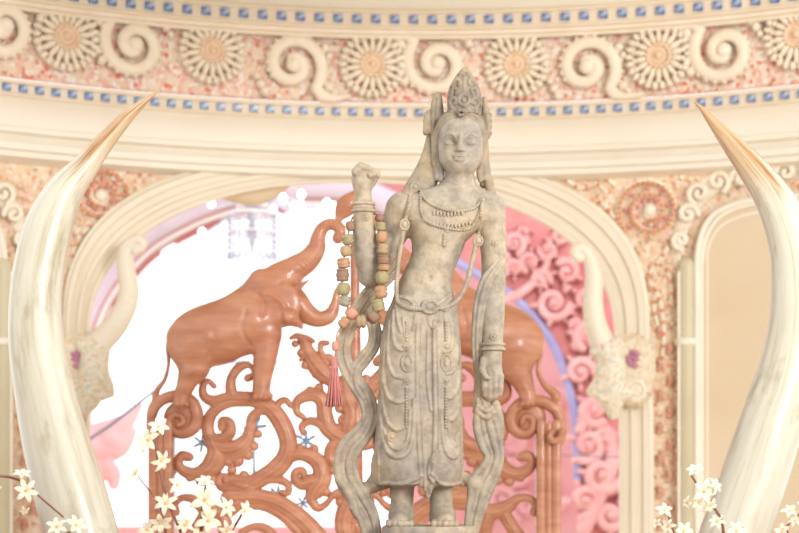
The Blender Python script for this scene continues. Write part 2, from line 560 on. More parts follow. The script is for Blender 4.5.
# thighs and shins, feet
for x0, x1, fx, d in ((404, 402, 400, 6), (440, 441, 445, 6)):
    B.chain([(x0, 320, 2, 18), (x0, 400, 3, 16), (x1, 470, 2, 13.5), (x1, 500, 0, 11.5), (x1, 518, -2, 11)], k=5)
    B.ell((fx + (x1 - fx) * .5, 516, 6), (13, 12, 14), k=5)
    B.chain([(x1, 518, 0, 9), (fx, 522, 22, 9.5)], k=5)
    for i in range(5):
        tx = fx - 11 + i * 5.5
        B.chain([(tx, 522.5, 24, 3.6), (tx, 524, 34 - abs(i - 2) * 1.5, 3.4)], k=1.2)
# raised arm (left in the photo)
B.ell((404, 207, -1), (16, 16, 19), k=8)
B.chain([(402, 212, -3, 17), (392, 235, -4, 15), (378, 262, 0, 13), (371, 274, 6, 12)], k=5)
B.chain([(370, 275, 6, 12), (366, 255, 12, 12.5), (364, 232, 16, 11.5), (363, 205, 18, 9), (363, 192, 18, 8.2)], k=4)
# fist
B.ell((362, 180, 19), (10.4, 14, 10.5), k=4)
for i in range(4):
    d = 26 - i * 5.2
    B.chain([(355.5 + i * .5, 172 + i * .3, d, 4.2), (360.5 + i, 166.2 + i * .5, d + 1, 4.0), (368 + i * .6, 168.2 + i * .8, d + 1, 3.5), (373.5 + (1.8 if i == 0 else 0), 173 + i, d, 3.1), (371, 177 + i, d - 1, 2.8)], k=1.0)
B.chain([(370, 175, 28, 3.2), (377.5, 172, 27, 2.9), (378, 175.5, 26, 2.6)], k=1.0)
B.ell((366, 174, 20), (8.5, 7.5, 8.5), k=2)
B.chain([(366, 190, 12, 4.2), (372, 183, 9, 4.0), (376, 177, 9, 3.3), (378, 173, 12, 2.6)], k=2)
o = B.on(361, 179); B.ell((o[0], o[1], o[2] + 1.2), (3, 3.4, 2.2), k=2.5, sub=True, raw=True)
# hanging arm (right in the photo)
B.ell((490, 211, -1), (14, 16, 18), k=8)
B.chain([(490, 213, -2, 15), (493, 240, 0, 13.5), (494, 262, 2, 12.5), (493, 300, 5, 12), (493, 330, 7, 11), (493, 347, 8, 9.3)], k=4)
B.chain([(493, 345, 8, 9.3), (492, 358, 9, 10)], k=3)
B.ell((492, 371, 9), (10.5, 16, 7.5), k=4)
for i in range(4):
    x = 484.5 + i * 5.3
    B.chain([(x, 376, 11, 3.8), (x - .3, 388 - abs(i - 1.5), 14, 3.5), (x + .6 - i * .6, 397 - abs(i - 1.5) * 2, 11, 3.2), (490, 401 - abs(i - 1.5), 6, 2.8)], k=1.0)
B.chain([(484, 360, 14, 4.0), (482.5, 370, 19, 3.6), (486, 377, 21, 3.0)], k=1.5)
B.ell((491.5, 372.5, 20), (3.6, 7, 4), k=2, sub=True)
B.ell((489, 378, 19), (2.4, 2.4, 2.4), k=.5)
# face
for sx in (-1, 1):
    ex = 460 + sx * 10.3
    B.ell((*B.on(ex, 142.5)[:2], B.on(ex, 142.5)[2] + 1.5), (6.8, 4.2, 4.5), k=3, sub=True, raw=True)
    o = B.on(ex, 143)
    B.ell((o[0], o[1], o[2] - .6), (5.8, 3.5, 3.3), k=.8, raw=True)
    B.relief([(ex - 5.6, 144), (ex - 2, 145.6), (ex + 2, 145.6), (ex + 5.6, 144)], 0.6, k=.6, sub=True)
    B.relief([(ex - 6.2, 143), (ex - 2, 141.2), (ex + 3, 141.3), (ex + 6.4, 143)], 0.55, k=.5, sub=True)
    B.relief([(460 + sx * 3.4, 140), (460 + sx * 6, 135.4), (460 + sx * 11, 133.6), (460 + sx * 17.5, 137)], 1.5, k=1.5, lift=.3, r1=.9)
B.relief([(460, 137), (460, 142), (460, 147)], 1.9, k=2, lift=1.2, r1=2.6)
o = B.on(460, 149.2)
B.ell((o[0], o[1], o[2] + .4), (3.5, 2.5, 3.6), k=1.5, raw=True)
for sx in (-1, 1):
    o = B.on(460 + sx * 3.8, 149.8)
    B.ell((o[0], o[1], o[2] + .2), (2.2, 1.9, 2.2), k=1, raw=True)
B.relief([(454, 157), (457, 155.6), (460, 156.1), (463, 155.6), (466, 157)], 1.1, k=1.0, lift=.5)
B.relief([(455.5, 159), (460, 160.1), (464.5, 159)], 1.3, k=1.2, lift=.4)
B.relief([(453, 157.2), (460, 157.8), (467, 157.2)], 0.5, k=.5, sub=True, lift=.3)
B.ell((*B.on(452, 158)[:2], B.on(452, 158)[2] + .4), (1.6, 2, 1.2), k=2, sub=True, raw=True)
B.ell((*B.on(468, 158)[:2], B.on(468, 158)[2] + .4), (1.6, 2, 1.2), k=2, sub=True, raw=True)
# collar fold of the neck, chest and navel
B.relief([(449, 181), (459, 184), (469, 181)], 1.0, k=1.5)
B.relief([(447, 187), (459, 190), (472, 187)], 1.0, k=1.5)
o = B.on(430, 278); B.ell((o[0], o[1], o[2]), (2, 2.6, 2), k=1.5, sub=True, raw=True)
body = B.build('body', M['stone'], statue)

# ---- ornaments laid on the body surface
def on_body(px, py, lift=0):
    o = B.on(px, py)
    return B.world((o[0], o[1], o[2] + lift))[0]


def bead_row(mb, pts, r, step, lift=0.3, n=10):
    q = catmull(pts, n)
    L = np.r_[0, np.cumsum(np.linalg.norm(np.diff(q, axis=0), axis=1))]
    for t in np.arange(0, L[-1], step):
        px, py = np.interp(t, L, q[:, 0]), np.interp(t, L, q[:, 1])
        mb.add(*ellip(on_body(px, py, lift), (r * US,) * 3, 8, 5))


def disc(mb, px, py, r, lift=0.0, surf=None, ry=None):
    """medallion: raised ring with a domed centre lying on the surface"""
    ry = ry or r
    o = (surf or B).on(px, py)
    c = (surf or B).world((o[0], o[1], o[2] + lift))[0]
    a = np.linspace(0, 2 * PI, 20)
    ring = np.stack([c[0] + r * .78 * US * np.cos(a), np.full(20, c[1] - .4 * US), c[2] + ry * .78 * US * np.sin(a)], 1)
    mb.add(*tube(ring, r * .2 * US, 6, round_ends=False))
    mb.add(*ellip((c[0], c[1] + .3 * US, c[2]), (r * .95 * US, 1.6 * US, ry * .95 * US), 16, 8))
    mb.add(*ellip((c[0], c[1] - 1.0 * US, c[2]), (r * .42 * US, 1.5 * US, ry * .42 * US), 12, 6))
    for j in range(8):
        t = j * PI / 4
        mb.add(*ellip((c[0] + r * .58 * US * math.cos(t), c[1] - .9 * US, c[2] + ry * .58 * US * math.sin(t)), (r * .13 * US,) * 3, 6, 4))


nk = MB()
bead_row(nk, [(420, 189), (426, 200), (440, 208), (457, 211), (474, 208), (482, 199)], 1.9, 2.3, .9)
nk.build('collar', M['stone'], statue)
nk = MB()
for t in np.linspace(434, 462, 9):
    nk.add(*ellip(on_body(t, 213 + 1.5 * math.sin((t - 434) / 28 * PI), .8), (1.5 * US, 1.6 * US, 2.8 * US), 8, 5))
nk.build('collar_fringe', M['stone'], statue)
nk = MB()
bead_row(nk, [(411, 193), (409, 202), (406, 214)], 2.2, 3.0, 1.0)
nk.build('shoulder_string', M['stone'], statue)
nk = MB()
bead_row(nk, [(421, 191), (421, 208), (424, 218), (432, 224), (446, 228), (462, 230), (472, 226), (479, 214), (482, 201)], 1.8, 2.7, .9)
for t in np.linspace(430, 470, 12):
    nk.add(*ellip(on_body(t, 226 - abs(t - 450) ** 2 * .008, .8), (1.5 * US, 1.5 * US, 2.2 * US), 8, 5))
disc(nk, 447, 229, 3.4)
for i, (w, h) in enumerate(((1.6, 2.2), (2.0, 2.4), (2.4, 2.6), (2.7, 2.4))):
    nk.add(*ellip(on_body(444.5, 235 + i * 3.3, .7), (w * US, 1.8 * US, h * US), 10, 6))
disc(nk, 424.5, 219, 3.0)
nk.build('necklace', M['stone'], statue)

sh = MB()
disc(sh, 483, 199, 4.4)
sh.build('shoulder_medallion', M['stone'], statue)

# free hanging jewel strings crossing in front of the waist
def string_part(pts, med):
    mb = MB()
    q = catmull(pts, 8)
    W = np.array([B.world(B.F(a, b, c))[0] for a, b, c in q])
    mb.add(*tube(W, 1.9 * US, 8))
    L = np.r_[0, np.cumsum(np.linalg.norm(np.diff(W, axis=0), axis=1))]
    for t in np.arange(0, L[-1], 2.6 * US):
        mb.add(*ellip([np.interp(t, L, W[:, i]) for i in range(3)], (2.5 * US,) * 3, 8, 5))
    (a, b, c) = med
    w = B.world(B.F(a, b, c))[0]
    mb.add(*ellip(w, (5.4 * US, 2.6 * US, 6.4 * US), 16, 8))
    aa = np.linspace(0, 2 * PI, 22)
    mb.add(*tube(np.stack([w[0] + 4.2 * US * np.cos(aa), np.full(22, w[1] - 2.0 * US), w[2] + 5.2 * US * np.sin(aa)], 1), .9 * US, 6, round_ends=False))
    mb.add(*ellip((w[0], w[1] - 2.2 * US, w[2]), (2.2 * US, 1.6 * US, 2.8 * US), 12, 6))
    return mb.build('jewel_string', M['stone'], statue)


def dz(px, py, lift=2.0):
    return (px, py, B.on(px, py)[2] + lift)


string_part([dz(414, 190), dz(410, 204), dz(406, 218), (404, 226, 24), (402, 240, 26), (399, 258, 26), (397, 276, 26), (396.5, 292, 25), (399, 303, 26), dz(410, 308, 6), dz(424, 309, 6)], (404.5, 225, 26))
string_part([dz(483, 201), dz(481, 215), dz(479, 232), (476, 244, 22), (473, 258, 25), (469, 275, 27), (464, 290, 28), (457, 301, 29), dz(447, 307, 6), dz(434, 309, 6)], (478, 241, 23))

# ---- skirt with folds
SK = Sculpt(YS, (352, 474), (284, 512), (-46, 56), 0.8)
SK.loft([(290, 424.5, 27.5, 2, 27), (297, 424.5, 30, 2, 30), (304, 424, 33, 2, 32), (315, 422, 36, 2, 33), (335, 420.5, 39.5, 2, 34), (360, 420, 41, 2, 35), (400, 420, 42, 2, 36), (440, 419, 44, 2, 37),
         (465, 418, 45, 2, 37), (478, 417.5, 43, 2, 35), (485, 418, 41.5, 2, 34)], k=2, pw=2.2)
# legs read through the cloth: a hollow between the thighs and two swelling columns
SK.chain([(426.5, 340, 50, 10), (427, 420, 52, 13), (427, 492, 50, 14)], k=10, sub=True)
SK.ell((403, 375, 18), (17, 62, 20), k=10); SK.ell((443, 375, 18), (15, 62, 20), k=10)
SK.ell((402, 462, 16), (18, 26, 21), k=8); SK.ell((442, 462, 17), (17, 26, 21), k=8)
# flared hem at the side, pendant tip at the centre
SK.chain([(381, 462, -2, 9), (375, 480, -2, 5), (369, 486, -2, 3)], k=5)
SK.chain([(454, 462, -2, 8), (458, 476, -2, 6), (464, 484, -2, 3)], k=4)
SK.chain([(427, 472, 26, 8), (428, 486, 28, 6), (428, 497, 29, 2)], k=4)
R_ = SK.relief
for pts, r in (
    # long pleats of the centre panel
    ([(417, 322), (417, 380), (418, 430), (421, 485)], 1.5), ([(421.5, 325), (421, 390), (423, 440), (425, 490)], 1.2), ([(434, 322), (434.5, 370), (435, 420), (433, 470), (430, 492)], 1.5),
    ([(437.5, 330), (439, 400), (439, 450)], 1.1), ([(428, 330), (427.5, 380), (431, 410)], 1.0),
    # swags on the thigh at the left of the photo
    ([(394, 311), (393, 330), (396, 346), (404, 350), (410, 344)], 1.5), ([(390, 321), (388, 355), (393, 374), (402, 378)], 1.4), ([(386, 343), (384, 375), (388, 396), (397, 402), (403, 401)], 1.6),
    ([(383, 378), (384, 405), (388, 422), (396, 430), (404, 428)], 1.5), ([(396, 306), (398, 322), (401, 332)], 1.1),
    ([(381, 412), (384, 440), (390, 454), (400, 457), (409, 450), (413, 430), (414, 400)], 1.8), ([(384, 430), (392, 447), (402, 448), (408, 436), (410, 410)], 1.3),
    ([(379, 442), (379, 462), (379, 481)], 1.2),
    # swags at the right
    ([(452, 318), (452, 340), (450, 350), (444, 352)], 1.4), ([(456, 338), (457, 356), (454, 370), (447, 374)], 1.4), ([(458, 367), (458, 384), (453, 396), (448, 398)], 1.5),
    ([(459, 397), (457, 412), (452, 420), (447, 418)], 1.4), ([(441, 410), (443, 440), (449, 456), (456, 456), (459, 446)], 1.7), ([(447, 415), (450, 436), (456, 446), (459, 434)], 1.2),
    ([(436, 452), (430, 464), (429, 474), (433, 482)], 1.5), ([(432, 474), (440, 483), (450, 485), (460, 483)], 1.4),
    # hem ridge
    ([(380, 484), (388, 483.5), (402, 484), (414, 480), (421, 476)], 1.4),
    # waist folds
    ([(397, 303), (404, 297), (414, 300), (420, 307)], 1.6), ([(397, 296), (408, 299), (416, 306)], 1.2), ([(437, 305), (446, 298), (450, 295)], 1.5), ([(440, 309), (448, 303), (451, 299)], 1.2),
    ([(428, 318), (432, 328), (440, 322)], 1.1), ([(416, 316), (413, 330)], 1.1), ([(403, 318), (405, 336)], 1.0), ([(444, 314), (447, 332)], 1.0), ([(449, 311), (451, 326)], 1.0)):
    R_(pts, r * 1.35, k=1.1)
skirt = SK.build('skirt', M['stone'], statue)

for cx, bot in ((407, 428), (446.5, 428)):
    pj = MB()
    disc(pj, cx, 363, 6.5, surf=SK, ry=10.5); disc(pj, cx, 381, 3.6, surf=SK); disc(pj, cx, 347, 3.6, surf=SK)
    for y in list(np.arange(322, 343, 3)) + list(np.arange(388, bot, 3)):
        o = SK.on(cx - .5, y)
        pj.add(*ellip(SK.world((o[0], o[1], o[2] + .4))[0], (1.7 * US,) * 3, 8, 5))
    pj.build('skirt_pendant', M['stone'], statue)
pj = MB()
disc(pj, 392, 437, 5, surf=SK)
pj.build('skirt_medallion', M['stone'], statue)
bk = MB()
disc(bk, 430, 307, 9.5, surf=SK, lift=2.0, ry=7.6)
disc(bk, 414, 308, 4, surf=SK, lift=1); disc(bk, 445, 308, 4, surf=SK, lift=1)
bk.build('belt_buckle', M['stone'], statue)

# ---- crown
CR = Sculpt(YS, (420, 500), (62, 146), (-40, 60), 0.8)
CR.loft([(68, 464, 1.5, 10, 2), (71, 464, 4.2, 10, 5), (76, 464, 8.2, 9, 8), (83, 464.5, 12.5, 8, 11), (91, 465, 15.8, 7, 14), (99, 465, 17.3, 6, 16), (106, 465, 17.4, 6, 18), (110, 464, 16.6, 5, 20), (115, 462.5, 15, 4, 21)], k=1)
for sx, x0 in ((-1, 456.5), (1, 472.5)):
    CR.relief([(x0 + sx * 3, 110), (x0 + sx * 6, 102), (x0 + sx * 2, 98), (x0 - sx * 1, 102), (x0 + sx * 1.5, 104)], 1.9, k=.8, lift=.7)
    CR.relief([(x0 + sx * 5, 96), (x0 + sx * 3, 89), (x0 - sx * 1, 90), (x0, 94)], 1.8, k=.8, lift=.7)
    CR.relief([(x0 + sx * 3, 86), (x0, 80), (x0 - sx * 3.5, 82), (x0 - sx * 2.5, 85)], 1.7, k=.8, lift=.7)
    CR.relief([(x0 - sx * 2, 78), (x0 - sx * 5, 73)], 1.6, k=.8, lift=.7)
    CR.relief([(464.5 + sx * 16, 106), (464.5 + sx * 15, 92), (464.5 + sx * 9, 79), (464.5 + sx * 1, 69)], 1.6, k=.8, lift=.7)
CR.relief([(464, 106), (459.5, 103), (459.5, 97), (464, 94.5), (468.5, 97), (468.5, 103), (464, 106)], 1.7, k=.6, smooth=4, lift=.7)
o = CR.on(464, 100.5); CR.ell((o[0], o[1], o[2]), (2.3, 2.6, 2.4), k=.6, raw=True)
CR.relief([(464, 91), (464, 76)], 1.1, k=1)
# brow band with small flower
CR.relief([(449, 112.5), (455, 111.5), (463, 111), (471, 111.5), (478, 112.5)], 1.8, k=1)
for i in range(6):
    t = i * PI / 3
    o = CR.on(461.5 + 3.4 * math.cos(t), 113 + 2.6 * math.sin(t))
    CR.ell((o[0], o[1], o[2] + 1.5), (1.9, 1.9, 2.4), k=.6, raw=True)
CR.build('crown', M['stone_dark'], statue)

# ---- hair, side lappets and shoulder veil
HR = Sculpt(YS, (398, 512), (86, 216), (-44, 50), 0.8)
HR.ell((461, 128, -7), (24.5, 20, 24), k=3)
HR.ell((461, 140, -12), (24, 30, 18), k=4)
# open the hood for the face
HR.chain([(460, 140, 40, 17.5), (460, 158, 44, 17.5)], k=4, sub=True)
HR.ell((460.3, 142, 27), (18.5, 25, 22), k=3, sub=True)
for sx, X in ((-1, lambda v: 460.5 - v), (1, lambda v: 460.5 + v)):
    HR.chain([(X(4), 117, 23, 2.2), (X(12), 120, 20, 2.8), (X(19.5), 130, 12, 3.2), (X(22.5), 145, 6, 3.4), (X(22.5), 160, 4, 3.4), (X(19), 172, 4, 3.2), (X(20), 180, 6, 2.6)], k=1.5, smooth=4)
    HR.chain([(X(5), 113, 21, 2), (X(14), 116, 18, 3), (X(22.5), 129, 9, 3.4), (X(24.5), 146, 2, 3.4), (X(24), 164, 1, 3.2), (X(24), 178, 4, 3)], k=1.2, smooth=4)
HR.chain([(432, 128, -4, 4), (429, 146, -6, 5), (426, 162, -5, 7), (420, 178, -2, 9), (413, 189, 4, 9), (407, 197, 8, 7)], k=3, smooth=3)
HR.chain([(434, 140, -8, 5), (432, 160, -8, 8), (430, 178, -6, 9), (424, 188, 2, 8)], k=3, smooth=3)
HR.chain([(485, 128, -4, 3), (485.5, 150, -5, 3.4), (486.5, 168, -3, 4), (489, 184, 0, 4.6), (492, 196, 5, 5), (495, 205, 9, 4)], k=2, smooth=3)
HR.chain([(482, 140, -8, 4), (483, 165, -8, 4), (484, 184, -4, 4.5)], k=2, smooth=3)
# lappets beside the crown
HR.chain([(438, 95.5, -2, 4), (437, 104, -2, 6), (437, 118, -3, 7), (436, 132, -4, 6)], k=2, smooth=3)
HR.chain([(435, 97, 4, 2.2), (433.5, 110, 4, 2.4), (433.5, 135, 3, 2.4), (434, 165, 3, 2)], k=1, smooth=3)
HR.chain([(428.5, 113, 0, 3.4), (427.5, 122, 0, 4.4), (428, 131, 0, 3.8)], k=2, smooth=3)
HR.ell((426, 131, 2), (3.2, 4, 3.6), k=2)
HR.chain([(484.5, 98.5, 0, 2.4), (485, 110, -2, 3.4), (485, 124, -3, 4)], k=2, smooth=3)
HR.chain([(487.5, 116, 0, 3.2), (488, 126, 0, 3.8), (487, 136, 0, 3.6)], k=2, smooth=3)
for y in (115, 121, 127, 133):
    HR.ell((490.3, y, 1), (2, 2.4, 2.4), k=1); HR.ell((425, y, 1), (2, 2.4, 2.4), k=1)
for sx, X in ((-1, lambda v: 460.5 - v), (1, lambda v: 460.5 + v)):
    for o_ in (0, 3.2):
        HR.relief([(X(4 + o_), 119 - o_ * .7), (X(13 + o_ * .6), 121 - o_), (X(20 + o_ * .5), 131), (X(22.5 + o_ * .5), 146), (X(22 + o_ * .5), 164)], .6, k=.6, sub=True)
HR.build('hair', M['stone_warm'], statue)
sh = MB(); disc(sh, 415, 187, 5.4, surf=HR); sh.build('shoulder_medallion', M['stone'], statue)

# ---- scarves
def ribbon(S, path, n=3, groove=0.62, smooth=5, k=0.5, flat=1.0, keep=0.47):
    """band of n side by side folds following a centre line (px,py,d,width)"""
    q = catmull(path, smooth)
    T = np.gradient(q[:, :2], axis=0); T /= np.maximum(np.linalg.norm(T, axis=1, keepdims=True), 1e-6)
    Nn = np.stack([-T[:, 1], T[:, 0]], 1)
    for i in range(n):
        f = (i + .5) / n * 2 - 1
        r = q[:, 3] / n * keep * 1.25
        o = f * q[:, 3] / 2
        S.chain([(a[0] + b[0] * c, a[1] + b[1] * c, a[2] + (1.5 if i % 2 else 0), e) for a, b, c, e in zip(q, Nn, o, r)], k=k)


SL = Sculpt(YS, (326, 396), (248, 534), (-34, 40), 0.9)
ribbon(SL, [(400, 262, -8, 10), (388, 276, -4, 14), (372, 291, 0, 15), (360, 306, 2, 14), (348, 330, 2, 15), (343, 350, 2, 15), (347, 368, 3, 15), (357, 384, 3, 17), (367, 400, 2, 17), (370, 418, 2, 17), (362, 434, 2, 20), (350, 448, 2, 23), (345, 465, 2, 23), (349, 483, 2, 24), (360, 500, 1, 22), (369, 516, 0, 19), (374, 534, 0, 15)], n=4)
ribbon(SL, [(392, 268, -10, 8), (378, 288, -5, 11), (366, 304, -2, 12), (371, 318, 0, 12), (375, 332, 0, 13), (373, 346, 1, 13), (364, 359, 3, 14), (356, 371, 4, 13), (356, 386, 4, 12), (363, 398, 3, 12)], n=3)
ribbon(SL, [(374, 430, -4, 5), (376, 450, -4, 5), (377, 466, -4, 6), (372, 480, -3, 8), (364, 490, -2, 8)], n=2)
SL.chain([(339, 480, 5, 4), (347, 490, 6, 5), (352, 500, 5, 5), (356, 514, 4, 4)], k=2, smooth=3)
SL.chain([(352, 508, 6, 3), (360, 520, 5, 3), (364, 534, 4, 3)], k=2, smooth=3)
SL.chain([(386, 484, -2, 5), (374, 488, 0, 5), (364, 492, 0, 4)], k=3, smooth=3)
SL.build('scarf', M['stone'], statue)

SR = Sculpt(YS, (456, 514), (244, 534), (-34, 44), 0.9)
ribbon(SR, [(503, 258, 8, 8), (496, 268, 15, 11), (487, 281, 16, 13), (481, 300, 13, 13), (478, 322, 10, 12), (477, 345, 6, 11), (478, 362, 2, 10), (480, 380, 0, 10), (479, 398, 2, 10), (478, 412, 3, 11)], n=3)
ribbon(SR, [(481, 398, 4, 10), (484, 412, 8, 20), (486, 425, 6, 26), (490, 442, 4, 25), (494, 456, 2, 20), (490, 470, 1, 22), (482, 484, 1, 27), (478, 500, 1, 22), (474, 516, 0, 18), (471, 534, 0, 14)], n=4)
SR.relief([(478, 406), (486, 411), (495, 406)], 2.6, k=1.5)
SR.relief([(478, 413), (487, 418), (494, 412)], 2.2, k=1.5)
SR.chain([(496, 404, 10, 4), (500, 420, 6, 4), (500, 436, 4, 4)], k=2, smooth=3)
SR.chain([(458, 474, -2, 5), (468, 480, -2, 6), (476, 484, 0, 7)], k=4, smooth=3)
SR.build('scarf', M['stone'], statue)

# ---- bracelets
for (cx, y0, y1, d, r, m, my) in ((363.4, 204, 211, 18, 10.4, 366, 217), (493, 344.5, 349.5, 8, 11.2, 494, 336.5)):
    br = MB()
    for y, rr in ((y0, r), (y1, r * 1.02)):
        c = B.world(B.F(cx, y, d))[0]
        a = np.linspace(0, 2 * PI, 30)
        br.add(*tube(np.stack([c[0] + rr * US * np.cos(a), c[1] + rr * US * np.sin(a), np.full(30, c[2])], 1), 1.7 * US, 8, round_ends=False))
    c0 = B.world(B.F(cx, y0, d))[0]; c1 = B.world(B.F(cx, y1, d))[0]
    br.add(*lathe([(r * .98 * US, c1[2] - c0[2]), (r * .98 * US, 0)], c0, 30))
    disc(br, m, my, 4.2)
    br.build('bracelet', M['stone'], statue)
am = MB(); disc(am, 495.5, 243, 4); am.build('armlet', M['stone'], statue)

# ---- pedestal: lotus base
bs = MB()
ctr = P(429, 530, YS); ctr[1] = YS - .02
hz = ctr[2] - 1.30
rr = 47 * US
bs.add(*lathe([(0.001, .012), (rr * .96, .012), (rr, .006), (rr, -.010), (rr * .9, -.016), (rr * .9, -hz * .35), (rr * 1.1, -hz * .5), (rr * 1.2, -hz * .8), (rr * 1.2, -hz)], ctr, 48))
bs.build('pedestal', M['stone'], statue, sharp=50)
# ================================================================== SETTING
R0, XC, YC = 3.0, 0.13, 8.2


def YW(X, o=0.0):
    return (YC - R0) + np.sqrt((R0 - o) ** 2 - (np.asarray(X, float) - XC) ** 2)


def PW(px, py, o=0.0):
    Y = YC - o
    for _ in range(12):
        X = (px - CX) * K * Y
        Y = float(YW(X, o))
    return np.array([(px - CX) * K * Y, Y, CZ + (HZ - py) * K * Y])


def WN(X):
    n = np.array([-(X - XC), -math.sqrt(R0 ** 2 - (X - XC) ** 2), 0.0])
    return n / np.linalg.norm(n)


def zc(py, o=0.0):
    return CZ + (HZ - py) * K * (YC - o)


A0, A1 = math.radians(-54), math.radians(56)


def sweep(prof, mat, name, parent=None, n=120, kind=None, label=None):
    """prof (o, py at the centre of the drum) swept round the curved wall"""
    an = np.linspace(A0, A1, n)
    V = []
    for a in an:
        for o, py in prof:
            V.append((XC + (R0 - o) * math.sin(a), (YC - R0) + (R0 - o) * math.cos(a), zc(py, o)))
    m = len(prof)
    F = [(i * m + j, i * m + j + 1, (i + 1) * m + j + 1, (i + 1) * m + j) for i in range(n - 1) for j in range(m - 1)]
    V = np.array(V)
    if parent is not None: V = V - wloc(parent)
    me = mesh_np(name, V, F, True)
    me.set_sharp_from_angle(angle=math.radians(35))
    ob = link(name, me, mat, parent, label)
    if kind: ob['kind'] = kind
    return ob


def superell(c, a, b, y0, n, t):
    """t in 0..1 from the left springing over the crown to the right"""
    th = PI * (1 - t)
    cs, sn = math.cos(th), math.sin(th)
    return c + a * math.copysign(abs(cs) ** (2 / n), cs), y0 - b * abs(sn) ** (2 / n)


def arch_top(px):
    c, a, b, n = 354, 278, 166, 2.45
    u = abs((px - c) / a)
    if u >= 1: return None
    return 335 - b * (1 - u ** n) ** (1 / n)


# curved wall with the arched opening
cols = [PW(p, 300) for p in np.linspace(-260, 1060, 300)]
V = []; F = []
for i, px in enumerate(np.linspace(-260, 1060, 300)):
    X = cols[i][0]; Y = cols[i][1]
    y = arch_top(px)
    zb = 0.0 if y is None else CZ + (HZ - y) * K * Y
    zt = zc(160)
    for j in range(5):
        V.append((X, Y, zb + (zt - zb) * j / 4))
for i in range(299):
    for j in range(4):
        F.append((i * 5 + j, i * 5 + j + 1, i * 5 + 6 + j, i * 5 + 5 + j))
link('wall_back', mesh_np('wall_back', V, F), M['wall'])['kind'] = 'structure'

# cornice, cove and ceiling ring
sweep([(0.02, 182), (0.05, 179), (0.10, 176), (0.10, 171), (0.125, 169), (0.125, 163), (0.11, 161), (0.10, 156), (0.14, 153), (0.14, 149), (0.12, 147), (0.125, 138), (0.15, 128), (0.185, 121), (0.185, 119)], M['cream'], 'trim_1', kind='structure')
sweep([(0.10, 36), (0.10, 10), (0.10, -6), (0.2, -40), (0.5, -80), (1.0, -110), (1.8, -130), (2.9, -140)], M['cream'], 'ceiling', kind='structure')


# carved frieze
fr = thing('carved_frieze', 'cream carved frieze of flower rosettes and curling scrolls on pink mosaic', 'frieze', PW(430, 104))
sweep([(0.18, 104), (0.10, 102), (0.10, 39), (0.13, 37)], M['frieze'], 'mosaic_panel', fr, label='pink and cream mosaic ground')
sweep([(0.13, 40), (0.15, 38.5), (0.155, 36), (0.18, 34), (0.185, 30.5)], M['relief'], 'upper_bead', fr)


def band(name, label, prof, rows, pyc, o, h, w, step, ph):
    t = thing(name, label, 'moulding', PW(430, pyc))
    sweep(prof, M['bandm'], 'moulding', t)
    me = None
    for k in range(-32, 33):
        a = (k * step + ph) * K * YC / R0
        if not (A0 < a < A1): continue
        X = XC + (R0 - o) * math.sin(a); Y = (YC - R0) + (R0 - o) * math.cos(a)
        if me is None:
            mb = MB()
            mb.add(*box(-w / 2, w / 2, -.012, .01, -h / 2, h / 2))
            ob = mb.build('blue_tile', M['blue'], None, smooth=False, local=True)
            me = ob.data; bpy.data.objects.remove(ob)
        if not (-12 < CX + X / (K * Y) < 812): continue
        ob = bpy.data.objects.new('blue_tile', me); C.objects.link(ob)
        ob.parent = t
        ob.location = np.array([X, Y, zc(pyc, o)]) - wloc(t)
        ob.rotation_euler = (0, 0, -a)
        ob['label'] = 'small blue glass tile'
    return t


u = K * YC
band('tile_moulding', 'upper peach moulding with a row of small blue square tiles above the frieze', [(0.185, 30.5), (0.21, 29), (0.21, 27), (0.20, 26), (0.20, 14), (0.21, 13), (0.21, 11), (0.19, 9.5), (0.10, 9)], 1, 20, .202, 7.5 * u, 8.5 * u, 19.8, 2)
band('tile_moulding', 'lower peach moulding with a row of small blue square tiles under the frieze', [(0.185, 121), (0.205, 119.5), (0.205, 118), (0.195, 117), (0.195, 109), (0.205, 108), (0.205, 106), (0.18, 104.5)], 1, 113, .197, 6.2 * u, 7.6 * u, 17.3, 5)

# rosette (built once, copied round)
RS = 32.5 * K * 8.1
def rosette_meshes():
    a = MB()
    a.add(*lathe([(RS * .98, 0), (RS * .98, .012), (RS * .92, .02), (RS * .78, .02), (RS * .74, .008), (RS * .74, 0)], (0, 0, 0), 40, 'y'))
    rad = lambda t: np.array([[math.cos(t), 0, -math.sin(t)], [0, 1, 0], [math.sin(t), 0, math.cos(t)]])
    for j in range(26):
        t = 2 * PI * j / 26
        a.add(*ellip((RS * .90 * math.cos(t), -.026, RS * .90 * math.sin(t)), (RS * .15, .020, RS * .095), 8, 5, rad(t)))
    for j in range(18):
        t = 2 * PI * (j + .5) / 18
        a.add(*ellip((RS * .57 * math.cos(t), -.026, RS * .57 * math.sin(t)), (RS * .25, .022, RS * .094), 8, 6, rad(t)))
        a.add(*ellip((RS * .76 * math.cos(t), -.034, RS * .76 * math.sin(t)), (RS * .075, .014, RS * .085), 8, 5))
    b = MB()
    b.add(*lathe([(RS * .40, .01), (RS * .40, .034), (RS * .34, .042), (RS * .28, .034), (RS * .26, .028), (RS * .21, .040), (RS * .15, .040), (RS * .13, .03), (RS * .1, .05), (.001, .056)], (0, 0, 0), 24, 'y'))
    for j in range(14):
        t = 2 * PI * j / 14
        b.add(*ellip((RS * .35 * math.cos(t), -.042, RS * .35 * math.sin(t)), (RS * .055, .010, RS * .055), 6, 4))
    g = MB(); g.add(*lathe([(RS * .82, 0), (RS * .82, .012), (.001, .012)], (0, 0, 0), 30, 'y'))
    return a.build('rosette', M['relief'], None, local=True), g.build('ground', M['ros_g'], None, local=True), b.build('flower_centre', M['ros_c'], None, local=True)


